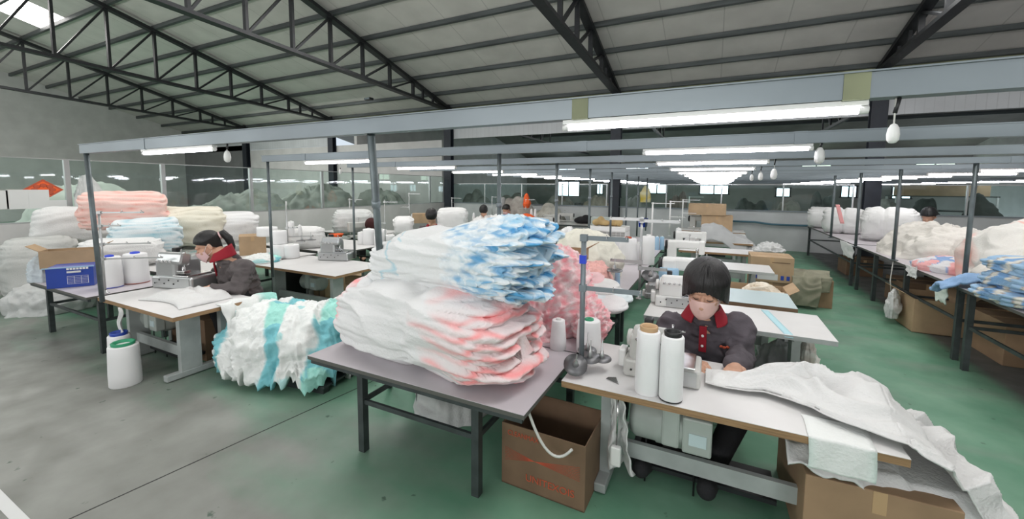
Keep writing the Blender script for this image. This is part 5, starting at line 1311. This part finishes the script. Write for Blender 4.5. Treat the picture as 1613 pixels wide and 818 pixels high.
    if collar:
        # folded collar: two wings round the neck, open at the throat
        def col(u, v):
            a = -2.55+5.1*u; r = (.066+.034*v+.006*math.sin(a*3))*s; c = q['neck']+(H0-q['neck'])*colk
            z = (.030-.052*v*(1+.35*abs(math.sin(a*.5))))*s-.012*s*(1-math.cos(a*.8))+colh*s*(.5+.5*math.cos(a))*(1-.6*v)
            return c+Rz@Vector((r*math.sin(a)*1.08, r*math.cos(a)*1.0-.004*s, z))
        o = drape('collar', lambda u, v: tuple(col(u, v)), 44, 9, .008*s, t, M[collar])
        cz = q['neck']+Rz@Vector((0, -.09*s, -.05*s)); ce = q['chest']+Rz@Vector((0, -.150*s, .02*s))
        MB().bar(cz, ce, .034*s, .010*s, up=Rz@Vector((0, -1, 0))).build('placket', M[collar], t)
        for k in (.35, .75): MB().ball(cz+(ce-cz)*k+Rz@Vector((0, -.012*s, 0)), .007*s, 10).build('button', M['whitep'], t)
    if legs:
        tr = []
        for S in 'RL': tr += [cap(q['pelvis']+Rz@Vector(((-1 if S == 'R' else 1)*.07*s, 0, 0)), q['kn'+S], .092*s, .066*s), cap(q['kn'+S], q['an'+S]+(q['kn'+S]-q['an'+S])*.08, .066*s, .048*s)]
        fuse('trousers', tr, .02, M[trousers], t, 3)
        for S in 'RL':
            fuse('shoe', [cap(q['an'+S]+Vector((0, 0, -.035*s)), q['an'+S]+fw*.14*s+Vector((0, 0, .066*s-.1)), .044*s, .038*s), cap(q['an'+S], q['an'+S]+Vector((0, 0, -.02)), .042*s, .042*s)], .012, M['blackc'], t, 2)
    # hair
    def shell(fm, rx, ry, rz2, jag, c0=(0, .014, .044), nu=40, nv=110, strand=.004, hug=False):
        def fn(u, v):
            a = 2*PI*v; fmx = fm(a)+jag*nz(math.cos(a)*14, math.sin(a)*14, 3); ph = .02+(fmx-.02)*u
            k = 1+strand*18*(nz(math.cos(a)*16, math.sin(a)*16, u*1.5))*.35*min(1, u*2)
            fl = 1+.03*max(0, u-.7)
            sp, cp_ = (math.sin(ph), math.cos(ph)) if ph < 1.45 else (math.sin(1.45), math.cos(1.45)-(ph-1.45)*.95)
            if hug and ph > 1.45: sp = math.sin(1.45)-.32*(ph-1.45)
            return tuple(hp(c0[0]+rx*k*fl*sp*math.sin(a), c0[1]-ry*k*fl*sp*math.cos(a), c0[2]+rz2*k*cp_))
        return fn
    if hair == 'bowl':
        fm = lambda a: 1.50+1.05*(1-math.cos(a))/2+.55*abs(math.sin(a))**1.6
        drape('hair', shell(fm, .100, .119, .112, .10), 44, 150, .014*s, t, M['hair'])
    elif hair == 'pulled':
        fm = lambda a: 1.12+1.85*((1-math.cos(a))/2)**1.15+.1*abs(math.sin(a))**2
        drape('hair', shell(fm, .0805, .1025, .0955, .02, strand=.002, hug=True), 40, 120, .007*s, t, M['hair'])
        pts = [hp(0, .10, .05), hp(0, .145, .045), hp(.0, .155, -.02), hp(.0, .135, -.10), hp(.0, .10, -.17)]
        MB().tube(pts, [.022*s, .034*s, .034*s, .026*s, .006*s], 14).build('ponytail', M['hair'], t)
        MB().tube([hp(0, .112, .038), hp(0, .124, .036)], .034*s, 14).build('hair_tie', M['maskw'], t)
    elif hair == 'short':
        fm = lambda a: 1.15+1.6*(1-math.cos(a))/2+.1*abs(math.sin(a))
        drape('hair', shell(fm, .086, .106, .100, .05, hug=True), 24, 70, .012*s, t, M['hair'])
    if hat:
        fm = lambda a: 1.45+.35*(1-math.cos(a))/2
        drape('hat', shell(fm, .096, .116, .12, .0, strand=.003), 24, 70, .012*s, t, M[hat])
    if mask:
        def mk(u, v):
            a = -1.28+2.56*u; zt = .004-.022*abs(math.sin(a))**1.3-.0; zb = -.112+.040*abs(math.sin(a))**2
            z = zt+(zb-zt)*v
            r = 1-.13*max(0, v-.75)/.25; bulge = .012*math.exp(-(a/.45)**2)*math.exp(-((v-.3)/.35)**2)
            return tuple(hp(.0725*math.sin(a)*(1-.10*v), -.014-(.098+bulge)*math.cos(a)*r+.012*(v > 1), z))
        drape('face_mask', mk, 40, 26, .004*s, t, M[mask])
        for sx in (-1, 1):
            MB().tube([hp(sx*.066, -.045, -.02), hp(sx*.078, -.01, .012), hp(sx*.084, .018, .02), hp(sx*.082, .028, -.01), hp(sx*.074, .0, -.045), hp(sx*.064, -.045, -.06)], .0016*s, 6).build('ear_loop', M['whitep'], t)
    if fine:
        for sx in (-1, 1):
            MB().tube([hp(sx*.016, -.094, .034), hp(sx*.032, -.093, .039), hp(sx*.050, -.080, .033)], [.0016*s, .003*s, .0014*s], 6).build('eyebrow', M['hair'], t)
            MB().tube([hp(sx*.017, -.0925, .001), hp(sx*.031, -.0945, -.0035), hp(sx*.046, -.086, .001)], [.0012*s, .0022*s, .0012*s], 6).build('eyelashes', M['black'], t)
    return t, q, base, hp
# the worker in the right foreground
A = at
J = dict(neck=A(1112, 492, Y=3.74), chest=A(1112, 545, Y=3.84), pelvis=(.08, 3.93, .60), shR=A(1056, 515, Y=3.80), shL=A(1163, 517, Y=3.78),
         elR=A(1044, 562, Y=3.62), elL=A(1166, 562, Y=3.66), wrR=A(1088, 571, Y=3.42), wrL=A(1160, 577, Y=3.34), fiR=A(1106, 576, Y=3.28), fiL=A(1152, 592, Y=3.20),
         knR=(-.22, 3.42, .60), knL=(.30, 3.42, .60), anR=(-.36, 3.08, .12), anL=(.06, 3.06, .12))
w1, q1, b1, hp1 = human('seated sewing worker with black bob hair, pale mask and grey jacket with red collar', A(1111, 456, Y=3.58), -.10, .36, .06, 1.62, J, 'jacket', 'bowl', 'mask', fine=True)
o = MB()
for k in range(4): o.ball((q1['chest'].x+.11+.022*k, q1['chest'].y-.245+.004*k, q1['chest'].z+.10-.006*(k % 2)), (.014, .006, .012), 8)
o.build('chest_emblem', M['redp'], w1)
# the ponytailed worker at left
J = dict(neck=A(356, 404, Y=3.13), chest=A(374, 436, Y=3.28), pelvis=A(384, 478, Y=3.36), shL=A(385, 424, Y=3.10), shR=A(352, 424, Y=3.42),
         elL=A(376, 456, Y=2.98), elR=A(335, 446, Y=3.40), wrL=A(338, 454, Y=2.86), wrR=A(318, 447, Y=3.0), fiL=A(318, 454, Y=2.80), fiR=A(306, 450, Y=2.86))
p = J['pelvis']; p.z = .62
J['knL'] = (-5.35, 2.78, .58); J['knR'] = (-5.75, 2.95, .58); J['anL'] = (-5.3, 2.85, .12); J['anR'] = (-5.75, 3.0, .12)
human('sewing worker with ponytail, pink mask and grey brown jacket, at the left sewing table', A(330, 388, Y=3.05), -.62, .55, 0, 1.5, J, 'jacketb', 'pulled', 'maskw', fine=True, colk=.16, colh=.065)
t = empty('stool', (-5.2, 3.42, 0), 0, 'stool under the ponytailed worker', 'stool')
B(-.2, .2, -.2, .2, .40, .44).build('seat', M['redp'], t)
for sx in (-1, 1):
    for sy in (-1, 1): B(sx*.17-.02, sx*.17+.02, sy*.17-.02, sy*.17+.02, 0, .4).build('leg', M['leg'], t)
# distant workers
human('worker bowed low in a dark red knitted hat and black coat, behind white thread cones', A(585, 356, Y=8.2), .6, 1.2, 0, 1.5, None, 'blackc', 'none', None, collar=None, hat='hatred', vox=.02)
human('distant worker with dark hair bent down behind the blue ended bale', A(680, 341, Y=7.9), .5, 1.15, 0, 1.5, None, 'jacketb', 'short', None, vox=.02)
human('distant worker with short brown black hair and a pink scarf', A(762, 333, Y=11.2), .4, 1.0, 0, 1.5, None, 'maskw', 'short', None, collar='maskw', vox=.02)
human('distant worker in a red jacket looking down, near the back wall', A(798, 331, Y=13.7), -.5, .5, 0, 1.5, None, 'redc', 'short', 'maskw', collar=None, vox=.02)
human('distant worker in a black cap and dark red top behind the right bench heaps', A(1463, 342, Y=13.3), -.5, .4, 0, 1.5, None, 'collar', 'short', None, collar=None, hat='black', vox=.02)
